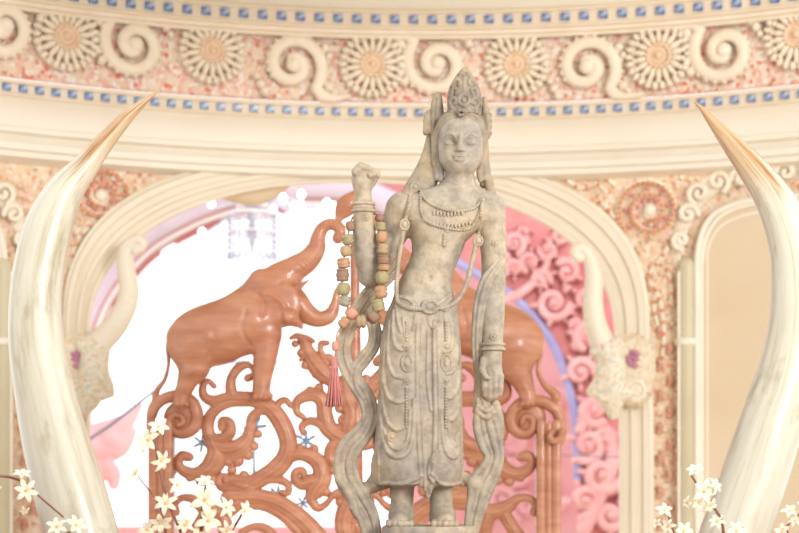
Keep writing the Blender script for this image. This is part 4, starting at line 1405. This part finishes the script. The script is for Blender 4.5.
# ================================================================== CARVED SCREEN
YE = 6.7
UE = K * YE
MX = 355.0
MW = (MX - CX) * UE
screen = thing('carved_screen', 'reddish carved wooden screen of scrolls with two elephants behind the statue', 'screen', P(MX, 700, YE))
scrolls = [
    [(214, 386, 3.2), (208, 381, 3), (203, 386, 4), (204, 396, 5), (214, 401, 6), (232, 398, 7), (255, 400, 8), (270, 408, 9), (281, 422, 9.5), (288, 440, 9.5), (286, 456, 9.5), (276, 469, 10), (262, 478, 9), (246, 487, 9)],
    [(248, 378, 4.5), (254, 374, 3), (250, 366, 3), (240, 367, 5), (232, 377, 5), (231, 390, 6), (236, 400, 6)],
    [(250, 401, 6), (230, 402, 6), (215, 410, 6), (208, 423, 6.5), (210, 437, 7), (220, 440, 7), (230, 433, 6), (230, 423, 5), (223, 421, 5), (222, 427, 5)],
    [(211, 438, 7), (217, 453, 11), (211, 467, 11), (197, 474, 7.5), (184, 471, 6), (178, 463, 5), (182, 456, 5.5), (189, 457, 5)],
    [(218, 450, 10), (234, 450, 10), (246, 441, 8), (250, 431, 6), (253, 426, 4)],
    [(250, 426, 5), (252, 417, 5), (260, 411, 5), (270, 410, 6)],
    [(228, 458, 5), (238, 457, 5), (248, 450, 4)],
    [(274, 414, 4), (278, 404, 4), (285, 400, 3.6), (291, 406, 3)],
    [(278, 416, 7), (288, 430, 6), (291, 446, 5), (288, 460, 4)],
    [(303, 417, 3.2), (297, 412, 4), (297, 402, 5), (306, 396, 6.5), (316, 395, 8), (323, 402, 8), (325, 416, 8.5), (329, 428, 9), (340, 437, 9), (353, 441, 9), (366, 442, 9)],
    [(303, 433, 3), (302, 426, 4), (310, 421, 4.5), (320, 424, 5), (328, 432, 6), (338, 437, 7)],
    [(338, 440, 6), (331, 448, 6), (330, 457, 6), (335, 466, 5)],
    [(344, 380, 6), (347, 396, 9), (353, 414, 11), (350, 430, 11)],
    [(344, 424, 3.2), (340, 420, 3), (344, 416, 3), (352, 420, 5)],
    [(291, 338, 2.2), (297, 336, 3.5), (304, 341, 6), (308, 352, 7.5), (315, 363, 10), (323, 373, 10), (332, 380, 8), (342, 390, 8)],
    [(313, 341, 2.6), (306, 338, 3.6)], [(327, 343, 3), (321, 344, 3.5), (321, 352, 3.2), (326, 362, 5)],
    [(300, 360, 2), (306, 356, 4), (312, 360, 5)],
    [(333, 362, 5), (328, 358, 5), (322, 364, 6), (325, 373, 6)],
    [(280, 466, 6), (288, 459, 6), (298, 454, 7), (310, 456, 8), (320, 465, 9), (322, 479, 10), (315, 491, 10), (312, 500, 6), (318, 508, 4.5), (326, 504, 3.5), (332, 497, 3.5), (338, 494, 6), (350, 497, 10), (360, 506, 11), (366, 522, 10), (362, 540, 9)],
    [(312, 481, 8), (302, 484, 6.5), (295, 479, 5), (296, 472, 4.5), (302, 471, 4.5), (304, 476, 4)],
    [(268, 480, 4), (280, 480, 4.5), (288, 485, 4), (288, 493, 3.5), (282, 492, 3)],
    [(230, 498, 10), (252, 497, 9.5), (275, 502, 9.5), (295, 514, 9.5), (312, 530, 10), (330, 552, 10), (355, 560, 10)],
    [(240, 506, 5), (262, 506, 5), (282, 516, 5), (298, 532, 5), (306, 548, 5)],
    [(242, 532, 4), (252, 527, 4), (264, 528, 5), (272, 536, 6), (276, 550, 6)],
    [(176, 512, 4.5), (175, 504, 4), (182, 498, 4), (193, 499, 5), (205, 508, 8), (222, 512, 9), (238, 502, 9)],
    [(226, 476, 3.4), (220, 477, 4), (220, 485, 5), (228, 488, 6), (240, 490, 7)],
    [(232, 482, 9), (246, 486, 11)],
    [(342, 524, 3), (344, 518, 3.5), (350, 520, 5), (358, 528, 6), (360, 545, 6)],
    [(206, 514, 7), (196, 530, 7), (184, 545, 7)], [(222, 515, 8), (226, 530, 8), (226, 550, 8)],
]


def scroll_tube(q, mir):
    q = catmull(q, 6)
    W = np.array([P(a, b, YE) for a, b, _ in q]); r = q[:, 2] * UE
    if mir: W[:, 0] = 2 * MW - W[:, 0]
    out = MB()
    out.add(*tube(W, r, 12, normal=(0, -1, 0), flat=.85, mind=5.5 * UE))
    # carved rib on the face
    W2 = W.copy(); W2[:, 1] -= np.maximum(r * .85, 5.5 * UE) * .82
    out.add(*tube(W2, r * .34, 8, normal=(0, -1, 0), flat=.9))
    return out


for i, q in enumerate(scrolls):
    for mir in (False, True): scroll_tube(q, mir).build('scroll', M['wood'], screen)
# leaf lobes along the outer edges of the scrolls
lobes = [(228, 461, 5), (238, 461, 5.5), (248, 455, 5), (254, 446, 4.5), (201, 481, 5), (212, 479, 5.5), (190, 477, 4.5), (258, 434, 4), (295, 344, 3.5), (301, 353, 4), (306, 365, 4.5), (316, 374, 4.5),
         (336, 396, 5), (340, 408, 5), (341, 428, 5), (310, 391, 4.5), (319, 388, 4.5), (328, 408, 4.5), (332, 470, 4.5), (346, 487, 5), (352, 508, 5.5), (340, 502, 4.5), (326, 492, 4.5), (300, 448, 4), (314, 449, 4.5), (232, 470, 4.5), (244, 476, 5)]
for mir in (False, True):
    for a, b, r in lobes:
        c = P(a, b, YE)
        if mir: c[0] = 2 * MW - c[0]
        mb = MB(); mb.add(*ellip(c, (r * 1.15 * UE, 5.2 * UE, r * 1.15 * UE), 12, 8)); mb.build('leaf_lobe', M['wood'], screen)
# posts with volute capitals
for mir in (0, 1):
    xm = lambda p: (2 * MX - p) if mir else p
    mb = MB()
    x0, x1 = sorted((P(xm(150), 0, YE)[0], P(xm(174), 0, YE)[0]))
    z0 = P(0, 424, YE)[2]
    mb.add(*box(x0, x1, YE - .05, YE + .05, 0, z0))
    w = x1 - x0
    for f, rr in ((.17, .17), (.5, .10), (.82, .18)):
        mb.add(*tube(np.array([(x0 + w * f, YE - .05, .0), (x0 + w * f, YE - .05, z0)]), w * rr, 12, normal=(0, -1, 0), flat=.4))
    post = mb.build('post', M['wood'], screen)
    mb = MB()
    cx, cy = 178, 421
    q = [(152, 440, 5), (151, 424, 5), (154, 408, 6), (164, 399, 6), (178, 396, 6.5), (191, 401, 6.5), (197, 413, 6.5), (195, 426, 6.5), (186, 433, 6), (175, 432, 5.5), (169, 424, 5), (173, 416, 4.5), (181, 416, 4), (184, 422, 4), (180, 425, 3.5)]
    if mir: q = [(150, 441, 5), (149, 428, 6), (153, 412, 6), (164, 403, 6.5), (176, 401, 6.5), (188, 403, 6.5), (197, 411, 6.5), (199, 422, 6.5), (193, 432, 6), (183, 434, 5.5), (177, 427, 5), (179, 418, 4.5), (186, 417, 4), (188, 422, 4)]
    q2 = [(xm(a), b, c) for a, b, c in q]
    W = catmull(q2, 6)
    mb.add(*tube(np.array([P(a, b, YE - .01) for a, b, _ in W]), W[:, 2] * UE, 12, normal=(0, -1, 0), flat=1.0, mind=9 * UE))
    mb.add(*lathe([(17 * UE, -.04), (17 * UE, .012), (12 * UE, .016), (.001, .02)], P(xm(181), 418, YE - .005), 28, 'y'))
    mb.build('volute', M['wood'], post)
    if mir:
        mb = MB()
        q2 = [(562, 432, 4), (560, 438, 3.6), (554, 441, 3.6), (550, 437, 3.4), (552, 432, 3)]
        W = catmull(q2, 6)
        mb.add(*tube(np.array([P(a, b, YE - .07) for a, b, _ in W]), W[:, 2] * UE, 10, normal=(0, -1, 0), flat=1.0)); mb.build('volute', M['wood'], post)
# central stem under the bud, mostly behind the statue
mb = MB(); W = catmull([(355, 240, 5), (355, 300, 5), (355, 380, 7), (355, 470, 8), (355, 560, 10)], 6)
mb.add(*tube(np.array([P(a, b, YE + .03) for a, b, _ in W]), W[:, 2] * UE, 12)); mb.build('stem', M['wood'], screen)

# elephant
S = Sculpt(YE, (150, 346), (212, 412), (-40, 44), 1.0)
S.ell((216, 335, 0), (46, 31, 29), k=4, ang=-.28)
S.ell((193, 343, 0), (26, 29, 27), k=6)
S.ell((250, 322, 0), (32, 32, 27), k=8)
S.chain([(178, 336, 0, 9), (194, 322, 0, 11), (214, 314, 0, 11), (236, 304, 0, 11), (254, 291, 0, 12)], k=8, smooth=4)
# head with domed brow and lifted trunk
S.ell((268, 287, 0), (22, 19, 20), k=5)
S.ell((260, 278, 6), (10, 9, 9), k=3); S.ell((264, 278, -6), (10, 9, 9), k=3)
S.ell((284, 280, 0), (17, 15, 15), k=6)
S.chain([(280, 277, 0, 15), (296, 268, 0, 13), (308, 260, 0, 11.5), (316, 249, 0, 9.5), (318, 238, 0, 7.5), (322, 229, 0, 6.5), (329, 224.5, 0, 6), (337, 226, 0, 6), (341, 232, 0, 6.2), (338, 238, 0, 6)], k=4, smooth=5)
for y in range(5):
    pass
# jaw / lower lip, cheek
S.chain([(288, 290, 0, 12), (298, 298, 0, 9), (302, 310, 0, 8)], k=6)
# ear
S.ell((276, 304, 17), (25, 25, 5), k=4, ang=.15)
S.chain([(290, 318, 19, 8), (300, 325, 16, 3.5), (302, 329, 14, 1.2)], k=4)
S.relief([(258, 296), (264, 304), (262, 314)], 1.6, k=4, sub=True)
S.relief([(262, 292), (274, 296), (284, 306), (286, 320)], 1.4, k=4)
# legs
S.chain([(267, 335, 6, 15), (265, 358, 8, 12), (262, 380, 8, 9.5), (261, 392, 9, 9)], k=5)
S.chain([(256, 396, 10, 3.5), (270, 396, 10, 3.5)], k=3)
S.chain([(266, 330, -10, 14), (264, 358, -12, 10), (263, 384, -12, 8), (262, 394, -12, 8)], k=5)
S.chain([(196, 350, 8, 20), (196, 368, 10, 14), (188, 382, 10, 9.5), (182, 394, 10, 8.5), (181, 401, 11, 8)], k=6)
S.chain([(192, 350, -10, 19), (190, 372, -12, 12), (184, 390, -12, 8.5), (184, 401, -12, 8)], k=6)
for x in (255, 260, 265): S.ell((x, 397, 17), (2.4, 2.6, 2.2), k=.6)
for x in (177, 182, 187): S.ell((x, 404, 18), (2.2, 2.6, 2.2), k=.6)
# eye, mouth fold
o = S.on(283, 283); S.ell((o[0], o[1], o[2]), (2.6, 1.8, 1.8), k=.6, raw=True)
S.relief([(276, 281), (283, 278.6), (290, 281)], 1.0, k=.8)
# shoulder and thigh creases
S.relief([(246, 310), (242, 330), (250, 346)], 1.6, k=3, sub=True)
S.relief([(206, 318), (214, 336), (210, 356)], 1.6, k=4, sub=True)
for i in range(9):
    a = catmull([(292, 270), (306, 261), (315, 250), (318, 238), (324, 228)], 4)[2 + i]
    S.relief([(a[0] - 5, a[1] - 4), (a[0] + 5, a[1] + 4)], .7, k=1, sub=True)
for mir in (0, 1):
    e = S.build('elephant', M['wood'], screen, mirror=MW if mir else None, label='carved elephant facing %s with raised trunk' % ('left' if mir else 'right'))
    xm = (lambda W: (W * np.array([-1, 1, 1]) + np.array([2 * MW, 0, 0]))) if mir else (lambda W: W)
    mb = MB()
    for pts in ([(292, 292, 12, 5), (300, 286, 15, 3.2), (309, 280, 16, 1.0)],):
        q = catmull(pts, 5); mb.add(*tube(xm(S.world(np.array([S.F(*a[:3]) for a in q]))), q[:, 3] * UE, 8))
    mb.build('tusk', M['wood'], e)
    mb = MB()
    q = catmull([(296, 302, 2, 13), (306, 313, 2, 11), (319, 319, 2, 8.5), (330, 315, 2, 7.5), (335, 304, 2, 5), (337, 292, 2, 3.4), (339, 285, 2, 1.6)], 5)
    mb.add(*tube(xm(S.world(np.array([S.F(*a[:3]) for a in q]))), q[:, 3] * UE, 12, normal=(0, -1, 0), flat=.9)); mb.build('lower_trunk', M['wood'], e)
    mb = MB()
    if mir:
        q = catmull([(172, 336, 0, 3.5), (169, 352, 0, 2.4), (172, 370, 4, 2.4), (166, 384, 6, 3), (156, 393, 6, 5), (154, 398, 6, 5), (157, 404, 6, 1.5)], 5)
    else:
        q = catmull([(172, 330, 0, 3.5), (168, 346, 0, 2.6), (168.5, 364, 0, 2), (165, 379, 0, 2.2), (158, 389, 0, 3), (155, 398, 0, 3.4), (155, 410, 0, 3)], 5)
    mb.add(*tube(xm(S.world(np.array([S.F(*a[:3]) for a in q]))), q[:, 3] * UE, 10)); mb.build('tail', M['wood'], e)
# lotus bud held between the trunks
bud = Sculpt(YE, (326, 376), (186, 244), (-20, 22), 1.0)
bud.chain([(337, 224, 0, 3), (340, 216, 0, 5), (345, 208, 0, 10), (350, 203, 0, 10), (355, 196, 0, 5)], k=3, smooth=4)
bud.chain([(373, 224, 0, 3), (370, 216, 0, 5), (365, 208, 0, 10), (360, 203, 0, 10), (355, 196, 0, 5)], k=3, smooth=4)
bud.build('bud', M['wood'], screen)
# glass stars fixed behind the lattice
for (px, py, r, a0) in ((202, 443, 10, .4), (255, 427, 12, .1), (306, 441, 11, .5), (330, 468, 9, .2), (254, 470, 0, 0), (277, 494, 9, .3), (303, 503, 8, .2), (176, 470, 7, .3)):
    mb = MB()
    p = P(px, py, YE + .06)
    if r:
        for j in range(6):
            t = a0 + j * PI / 3
            Mx = np.array([[math.cos(t), 0, -math.sin(t)], [0, 1, 0], [math.sin(t), 0, math.cos(t)]])
            mb.add(*ellip(p + np.array([math.cos(t), 0, math.sin(t)]) * r * .55 * UE, (r * .5 * UE, .008, r * .17 * UE), 8, 5, Mx))
        mb.add(*ellip(p, (r * .25 * UE, .014, r * .25 * UE), 8, 5))
    else:
        mb.add(*lathe([(.001, -28 * UE), (3 * UE, -18 * UE), (1.6 * UE, 0), (1.0 * UE, 20 * UE), (.8 * UE, 40 * UE)], p, 10))
    mb.build('glass_star' if r else 'glass_spindle', M['blueglass'], screen, label='pale blue glass ornament')

# ================================================================== TUSKS
def tusk(lab, pts):
    th = thing('elephant_tusk', lab, 'tusk', P(pts[-1][0], 545, 5.0))
    q = catmull(pts, 8)
    W = np.array([P(a, b, 5.05 + .0006 * (b - 300) * -.4) for a, b, _ in q])
    mb = MB(); V_, F_, uv_ = tube(W, q[:, 2] * K * 5.05, 28); V_[:, 2] = np.maximum(V_[:, 2], 1.301); mb.add(V_, F_, uv_)
    mb.build('tusk', M['tusk'], th, uv=True)
    return th


tusk('tall curved ivory tusk with brown tip at the left, leaning toward the statue',
     [(158, 91.5, .6), (150, 97, 2.2), (138, 107, 4.6), (124, 120, 7), (103, 144, 10), (84, 168, 13.5), (64.5, 192, 19), (49, 226, 24), (38.5, 270, 25.5), (35, 310, 26.5), (37, 350, 28), (45, 395, 30), (55, 440, 33), (69, 490, 35.5), (81, 533, 36), (84, 546, 36)])
tusk('tall curved ivory tusk with brown tip at the right, in front of the niche',
     [(694, 101.5, .6), (701, 108, 2.2), (711, 120, 5), (729, 141, 9.5), (750, 166, 14.5), (768, 190, 18), (782, 216, 21), (793, 252, 23), (797, 290, 26), (796, 330, 28), (788, 372, 30), (776, 410, 31.5), (763, 450, 32.5), (750, 490, 33), (735, 533, 34), (731, 546, 34)])

# ================================================================== PRAYER BEADS ON THE FOREARM
gar = thing('bead_garland', 'string of carved brown and olive beads with pink tassel hanging over the raised arm', 'prayer beads', P(362, 300, YS))
path = [(363, 213, -4), (354, 216, 8), (350.5, 224, 24), (347.5, 239, 26), (345, 252, 26), (343, 265, 26), (342, 278, 26), (343, 290, 26), (345.5, 302, 26), (351, 313, 27), (360, 321, 28), (372, 318, 27), (378, 306, 26), (381, 292, 26), (382.5, 278, 27), (384, 264, 28), (383, 250, 27), (382, 237, 26), (381, 226, 24), (379, 217, 14), (372, 213, 0), (363, 213, -4)]
q = catmull(path, 8)
W = np.array([B.world(B.F(*a))[0] for a in q])
mb = MB(); mb.add(*tube(W, .9 * US, 8)); mb.build('cord', M['twig'], gar)


def bead_mesh(kind):
    mb = MB()
    if kind == 'barrel': pr = [(.2, -1), (.7, -.95), (.95, -.6), (1.05, 0), (.95, .6), (.7, .95), (.2, 1)]
    elif kind == 'ribbed': pr = [(.3, -1), (.9, -.9), (1, -.6), (.86, -.5), (1, -.3), (1, .3), (.86, .5), (1, .6), (.9, .9), (.3, 1)]
    else: pr = [(.2, -1), (.75, -.85), (1.05, -.3), (.8, .0), (1.05, .3), (.75, .85), (.2, 1)]
    V, F = lathe(pr, (0, 0, 0), 20, 'z', 8 if kind != 'barrel' else 6, .07)
    mb.add(V, F)
    o = mb.build('bead', M['wood'], None, local=True); me = o.data
    bpy.data.objects.remove(o)
    return me


BM = {}
def bead(px, py, d, r, h, kind, col, ang=0.0):
    key = (kind, col)
    if key not in BM:
        me = bead_mesh(kind); me.materials.clear(); me.materials.append(BEADS[col]); BM[key] = me
    o = bpy.data.objects.new('bead', BM[key]); C.objects.link(o)
    o.parent = gar
    o.location = B.world(B.F(px, py, d))[0] - wloc(gar)
    o.scale = (r * US, r * US, h * US)
    o.rotation_euler = (0, ang, 0)
    o['label'] = {'tan': 'tan', 'olive': 'olive', 'orange': 'orange', 'brown': 'dark brown', 'rose': 'rose', 'grey': 'grey brown'}[col] + ' carved bead'


for a in ((350.5, 226, 24, 4.4, 5, 'barrel', 'brown', -.2), (348, 239.5, 26, 6.0, 5.5, 'double', 'olive', -.2), (346, 251, 26, 5.4, 5.5, 'barrel', 'tan', -.15), (343.5, 263, 26, 6.0, 5.2, 'ribbed', 'orange', -.1),
          (342.5, 275, 26, 6.0, 6.6, 'ribbed', 'brown', 0), (343.5, 289, 26, 6.0, 6.4, 'barrel', 'olive', .1), (345, 301, 26, 5.6, 5.8, 'double', 'grey', .25), (351.5, 313.5, 27, 6.0, 5.4, 'barrel', 'rose', .8),
          (361, 321.5, 28, 6.6, 5.4, 'double', 'tan', 1.5), (373.5, 317, 27, 6.2, 5.8, 'barrel', 'brown', -.7), (378, 305.5, 26, 6.2, 6.2, 'ribbed', 'olive', -.25), (381, 292, 26, 6.2, 6.8, 'double', 'orange', -.1),
          (382.5, 277.5, 27, 6.4, 6.6, 'barrel', 'olive', -.1), (384, 267.5, 28, 6.0, 3.2, 'ribbed', 'orange', 0), (383.8, 259.5, 28, 6.0, 5.0, 'ribbed', 'brown', 0), (383, 249, 27, 5.8, 5.6, 'double', 'tan', .1),
          (382, 237, 26, 5.4, 5.8, 'barrel', 'orange', .1), (381, 226.5, 24, 5.2, 4.8, 'double', 'olive', .1), (380, 218.5, 16, 4.6, 3.8, 'barrel', 'brown', .3)):
    bead(*a)
# side bead and tassel
bead(344, 322.5, 27, 5.2, 6.0, 'double', 'orange', .7)
mb = MB(); q = catmull([(348, 316, 27), (341, 327, 27), (337, 334, 27), (336, 345, 27), (334.5, 360, 27)], 6)
mb.add(*tube(np.array([B.world(B.F(*a))[0] for a in q]), .8 * US, 8)); mb.build('tassel_cord', M['tassel'], gar)
bead(335.6, 346, 27, 3.6, 5.0, 'barrel', 'rose', 0)
ts = thing
mb = MB()
c = B.world(B.F(334.5, 364, 27))[0]
mb.add(*lathe([(.001, 7 * US), (2.2 * US, 6 * US), (3.4 * US, 2 * US), (3.0 * US, -1 * US), (3.6 * US, -3 * US), (4 * US, -6 * US)], c, 16))
for j in range(34):
    a = 2 * PI * j / 34 + .1; f = .55 + .45 * (j % 3) / 2
    x0, y0 = 3.0 * US * f * math.cos(a), 3.0 * US * f * math.sin(a)
    x1, y1 = 8.2 * US * f * math.cos(a), 6.5 * US * f * math.sin(a)
    b = c + np.array([-.4 * US, 0, 0])
    mb.add(*tube(np.array([c + [x0, y0, -3 * US], b + [x0 * 1.5, y0 * 1.5, -18 * US], b + [x1, y1, -40 * US - rng.uniform(0, 2) * US]]), np.array([.9, 1.0, .9]) * US, 6))
tas = mb.build('tassel', M['tassel'], gar, label='faded pink tassel')

# ================================================================== FLOWER SPRAYS
def petal_mesh(kind):
    mb = MB(); r = random.Random(kind)
    n = 6 if kind < 2 else 5
    for j in range(n):
        a = 2 * PI * j / n + r.uniform(-.12, .12)
        L = r.uniform(.9, 1.12); w = .2 if kind == 0 else .25
        rows = []
        m = 8
        for i in range(m + 1):
            t = i / m
            wd = w * math.sin(PI * min(t * .86 + .12, 1.0)) ** .8 + .015
            if i == m: wd = .02
            z = .10 + .34 * math.sin(t * PI * .62) - (.28 * t * t if kind != 1 else .05 * t * t)
            for s in (-1, -.5, 0, .5, 1):
                rows.append((t * L, s * wd, z + abs(s) * .07 * math.sin(PI * t)))
        V = np.array(rows); V2 = V.copy(); V2[:, 2] -= .03
        c_, s_ = math.cos(a), math.sin(a)
        Rm = np.array([[c_, -s_, 0], [s_, c_, 0], [0, 0, 1]])
        V = V @ Rm.T; V2 = V2 @ Rm.T
        k = len(V); F = []
        for i in range(m):
            for q in range(4):
                A = i * 5 + q
                F.append((A, A + 1, A + 6, A + 5)); F.append((k + A, k + A + 5, k + A + 6, k + A + 1))
            for q in (0, 4):
                A = i * 5 + q
                F.append((A, A + 5, k + A + 5, k + A))
        F.append((0, 1, 2, 3, 4, k + 4, k + 3, k + 2, k + 1, k)); A = m * 5
        F.append((A, A + 1, A + 2, A + 3, A + 4, k + A + 4, k + A + 3, k + A + 2, k + A + 1, k + A))
        mb.add(np.concatenate([V, V2]), F)
    mb.add(*lathe([(.03, -.25), (.05, -.1), (.12, .06), (.16, .14)], (0, 0, 0), 8))
    o = mb.build('petals', M['petal'], None, local=True); me = o.data; bpy.data.objects.remove(o)
    cb = MB(); cb.add(*ellip((0, 0, .16), (.13, .13, .1), 8, 6))
    for j in range(4):
        a = j * PI / 2; cb.add(*tube(np.array([(0, 0, .15), (.08 * math.cos(a), .08 * math.sin(a), .36)]), .022, 5))
    o = cb.build('centre', M['yolk'], None, local=True); mc = o.data; bpy.data.objects.remove(o)
    return me, mc


PM = [petal_mesh(k) for k in range(3)]


def spray(lab, Y, stems, flowers, base):
    th = thing('flower_spray', lab, 'flowers', P(base[0], base[1], Y))
    r = random.Random(int(base[0]))
    for st in stems:
        q = catmull(st, 5)
        st = [(a, min(b, 552), c) for a, b, c in st]; q = catmull(st, 5)
        mb = MB(); W = np.array([P(a, b, Y) + np.array([0, .012 * math.sin(i * .4), 0]) for i, (a, b, _) in enumerate(q)])
        mb.add(*tube(W, q[:, 2] * K * Y, 8)); mb.build('stem', M['twig'], th)
    c0 = P(base[0], base[1], Y); c0[2] = 1.30
    mb = MB(); mb.add(*lathe([(.001, .0), (.05, .0), (.06, .02), (.055, .035), (.001, .03)], c0, 20)); mb.build('holder', M['gold'], th)
    for i, (px, py, s, az, tilt) in enumerate(flowers):
        me, mc = PM[(i + int(base[0])) % 3]
        f = bpy.data.objects.new('flower', me); C.objects.link(f); f.parent = th
        f.location = P(px, py, Y - .012) - wloc(th)
        f.scale = (s * K * Y,) * 3
        # flower axis: towards the viewer, tilted by az/tilt
        d = Vector((math.sin(tilt) * math.cos(az), -math.cos(tilt), math.sin(tilt) * math.sin(az)))
        e = d.to_track_quat('Z', 'Y') @ Euler((0, 0, r.uniform(0, 6)), 'XYZ').to_quaternion()
        f.rotation_euler = e.to_euler()
        c_ = bpy.data.objects.new('flower_centre', mc); C.objects.link(c_); c_.parent = f
        c_['label'] = 'orange flower centre'
    return th


spray('flower spray on a bare brown twig crossing the left tusk at the left edge', 4.4,
      [[(-60, 620, 1.6), (-48, 520, 1.6), (-24, 480, 1.5), (0, 476, 1.4), (18, 480, 1.3), (31, 487, 1.2), (44, 500, 1.1), (62, 517, 1.0)], [(-40, 540, 1.4), (0, 545, 1.3), (40, 545, 1.2), (74, 530, 1)]],
      [(26, 491, 13, .3, .2), (22, 476, 9, 1.4, 1.0), (-2, 490, 8, 3, .8), (57, 528, 12, 1.6, .5), (75, 526, 11, .6, .7), (24, 510, 6, -1, .9)], (-60, 620))
spray('thick bunch of cream flowers in front of the left screen post', 4.4,
      [[(196, 620, 1.8), (190, 560, 1.8), (172, 510, 1.6), (160, 470, 1.4), (154, 436, 1.2)], [(196, 600, 1.8), (200, 540, 1.6), (203, 505, 1.4), (206, 484, 1)], [(196, 580, 1.6), (222, 540, 1.5), (240, 518, 1.3), (243, 506, 1)], [(196, 590, 1.6), (170, 545, 1.5), (160, 505, .9), (138, 476, .7)]],
      [(158, 428, 11, 1.0, .6), (149, 441, 13, 2.4, .4), (160, 460, 12, -.5, .8), (137, 475, 9, 2.4, 1.0), (176, 486, 11, .6, .7), (166, 504, 13, 1.8, .3), (204, 484, 10, 1.2, .9), (204, 500, 16, .2, .25), (225, 508, 12, .4, .7),
       (243, 512, 11, .3, .9), (208, 522, 14, 1.4, .4), (186, 526, 12, 2.2, .6), (160, 522, 12, -1.2, .5), (148, 530, 11, 2.6, .6), (226, 530, 11, -.6, .6), (196, 540, 12, 1, .3)], (196, 620))
spray('cluster of white orange hearted flowers in front of the right half column', 4.4,
      [[(700, 620, 1.8), (722, 560, 1.7), (722, 525, 1.5), (714, 508, 1.4), (703, 492, 1.2), (690, 474, 1.0)], [(722, 560, 1.6), (735, 540, 1.3), (742, 528, 1)]],
      [(695, 472, 9, 1.8, .8), (703, 492, 13, .4, .2), (714, 486, 9, .6, .7), (699, 503, 9, 2.6, .6), (709, 505, 9, -.6, .7), (717, 523, 10, 2, .7), (735, 532, 11, .8, .5), (688, 503, 7, 3, .9)], (700, 620))
spray('small flower sprig low on the mosaic strip beside the right pilaster', 4.4,
      [[(668, 620, 1.6), (676, 560, 1.5), (672, 530, 1.3), (667, 512, 1.1), (666, 502, .9)]],
      [(664, 511, 9, 1.5, .5), (668, 527, 9, 2.8, .5), (682, 532, 11, .5, .5), (657, 524, 7, 2.6, .9)], (668, 620))
spray('flower sprig at the lower right corner beyond the tusk', 4.4,
      [[(830, 620, 1.7), (800, 560, 1.6), (786, 530, 1.4), (792, 520, 1.2), (804, 512, 1.1)]],
      [(789, 512, 9, 1.6, .7), (795, 522, 8, 2, .9), (782, 533, 9, 2.4, .5), (802, 508, 9, .6, .7)], (830, 620))

# ================================================================== LIGHT, CAMERA
w = bpy.data.worlds.new('daylight'); bpy.context.scene.world = w; w.use_nodes = True
nt = w.node_tree; bg = nt.nodes['Background']
tc = nt.nodes.new('ShaderNodeTexCoord'); sp = nt.nodes.new('ShaderNodeSeparateXYZ'); nt.links.new(tc.outputs['Generated'], sp.inputs[0])
mr = nt.nodes.new('ShaderNodeMapRange'); mr.inputs[1].default_value = -.35; mr.inputs[2].default_value = .55
nt.links.new(sp.outputs[1], mr.inputs[0])
col = ramp(nt, mr.outputs[0], [(0, WORLD_FRONT), (1, WORLD_BACK)])
nt.links.new(col, bg.inputs[0]); bg.inputs[1].default_value = WORLD_STRENGTH


def area(name, loc, target, size, power, col):
    l = bpy.data.lights.new(name, 'AREA'); l.shape = 'RECTANGLE'; l.size, l.size_y = size; l.energy = power; l.color = col
    o = bpy.data.objects.new(name, l); C.objects.link(o); o.location = loc
    o.rotation_euler = (Vector(target) - Vector(loc)).to_track_quat('-Z', 'Y').to_euler()
    return o


for L in LIGHTS: area(*L)
cam = bpy.data.cameras.new('camera'); co = bpy.data.objects.new('camera', cam); C.objects.link(co)
co.location = (0, 0, CZ); co.rotation_euler = (PI / 2, 0, 0)
cam.sensor_width = 36; cam.lens = 36 / (799 * K)
cam.shift_y = (HZ - 266.5) / 799
cam.clip_end = 200
cam.dof.use_dof = True; cam.dof.focus_distance = 4.93; cam.dof.aperture_fstop = 3.6
sc_ = bpy.context.scene
sc_.camera = co
sc_.view_settings.view_transform = 'Standard'; sc_.view_settings.look = 'None'
sc_.view_settings.exposure = EXPOSURE; sc_.view_settings.gamma = 1.0
sc_.view_settings.use_curve_mapping = False
sc_.cycles.use_denoising = True
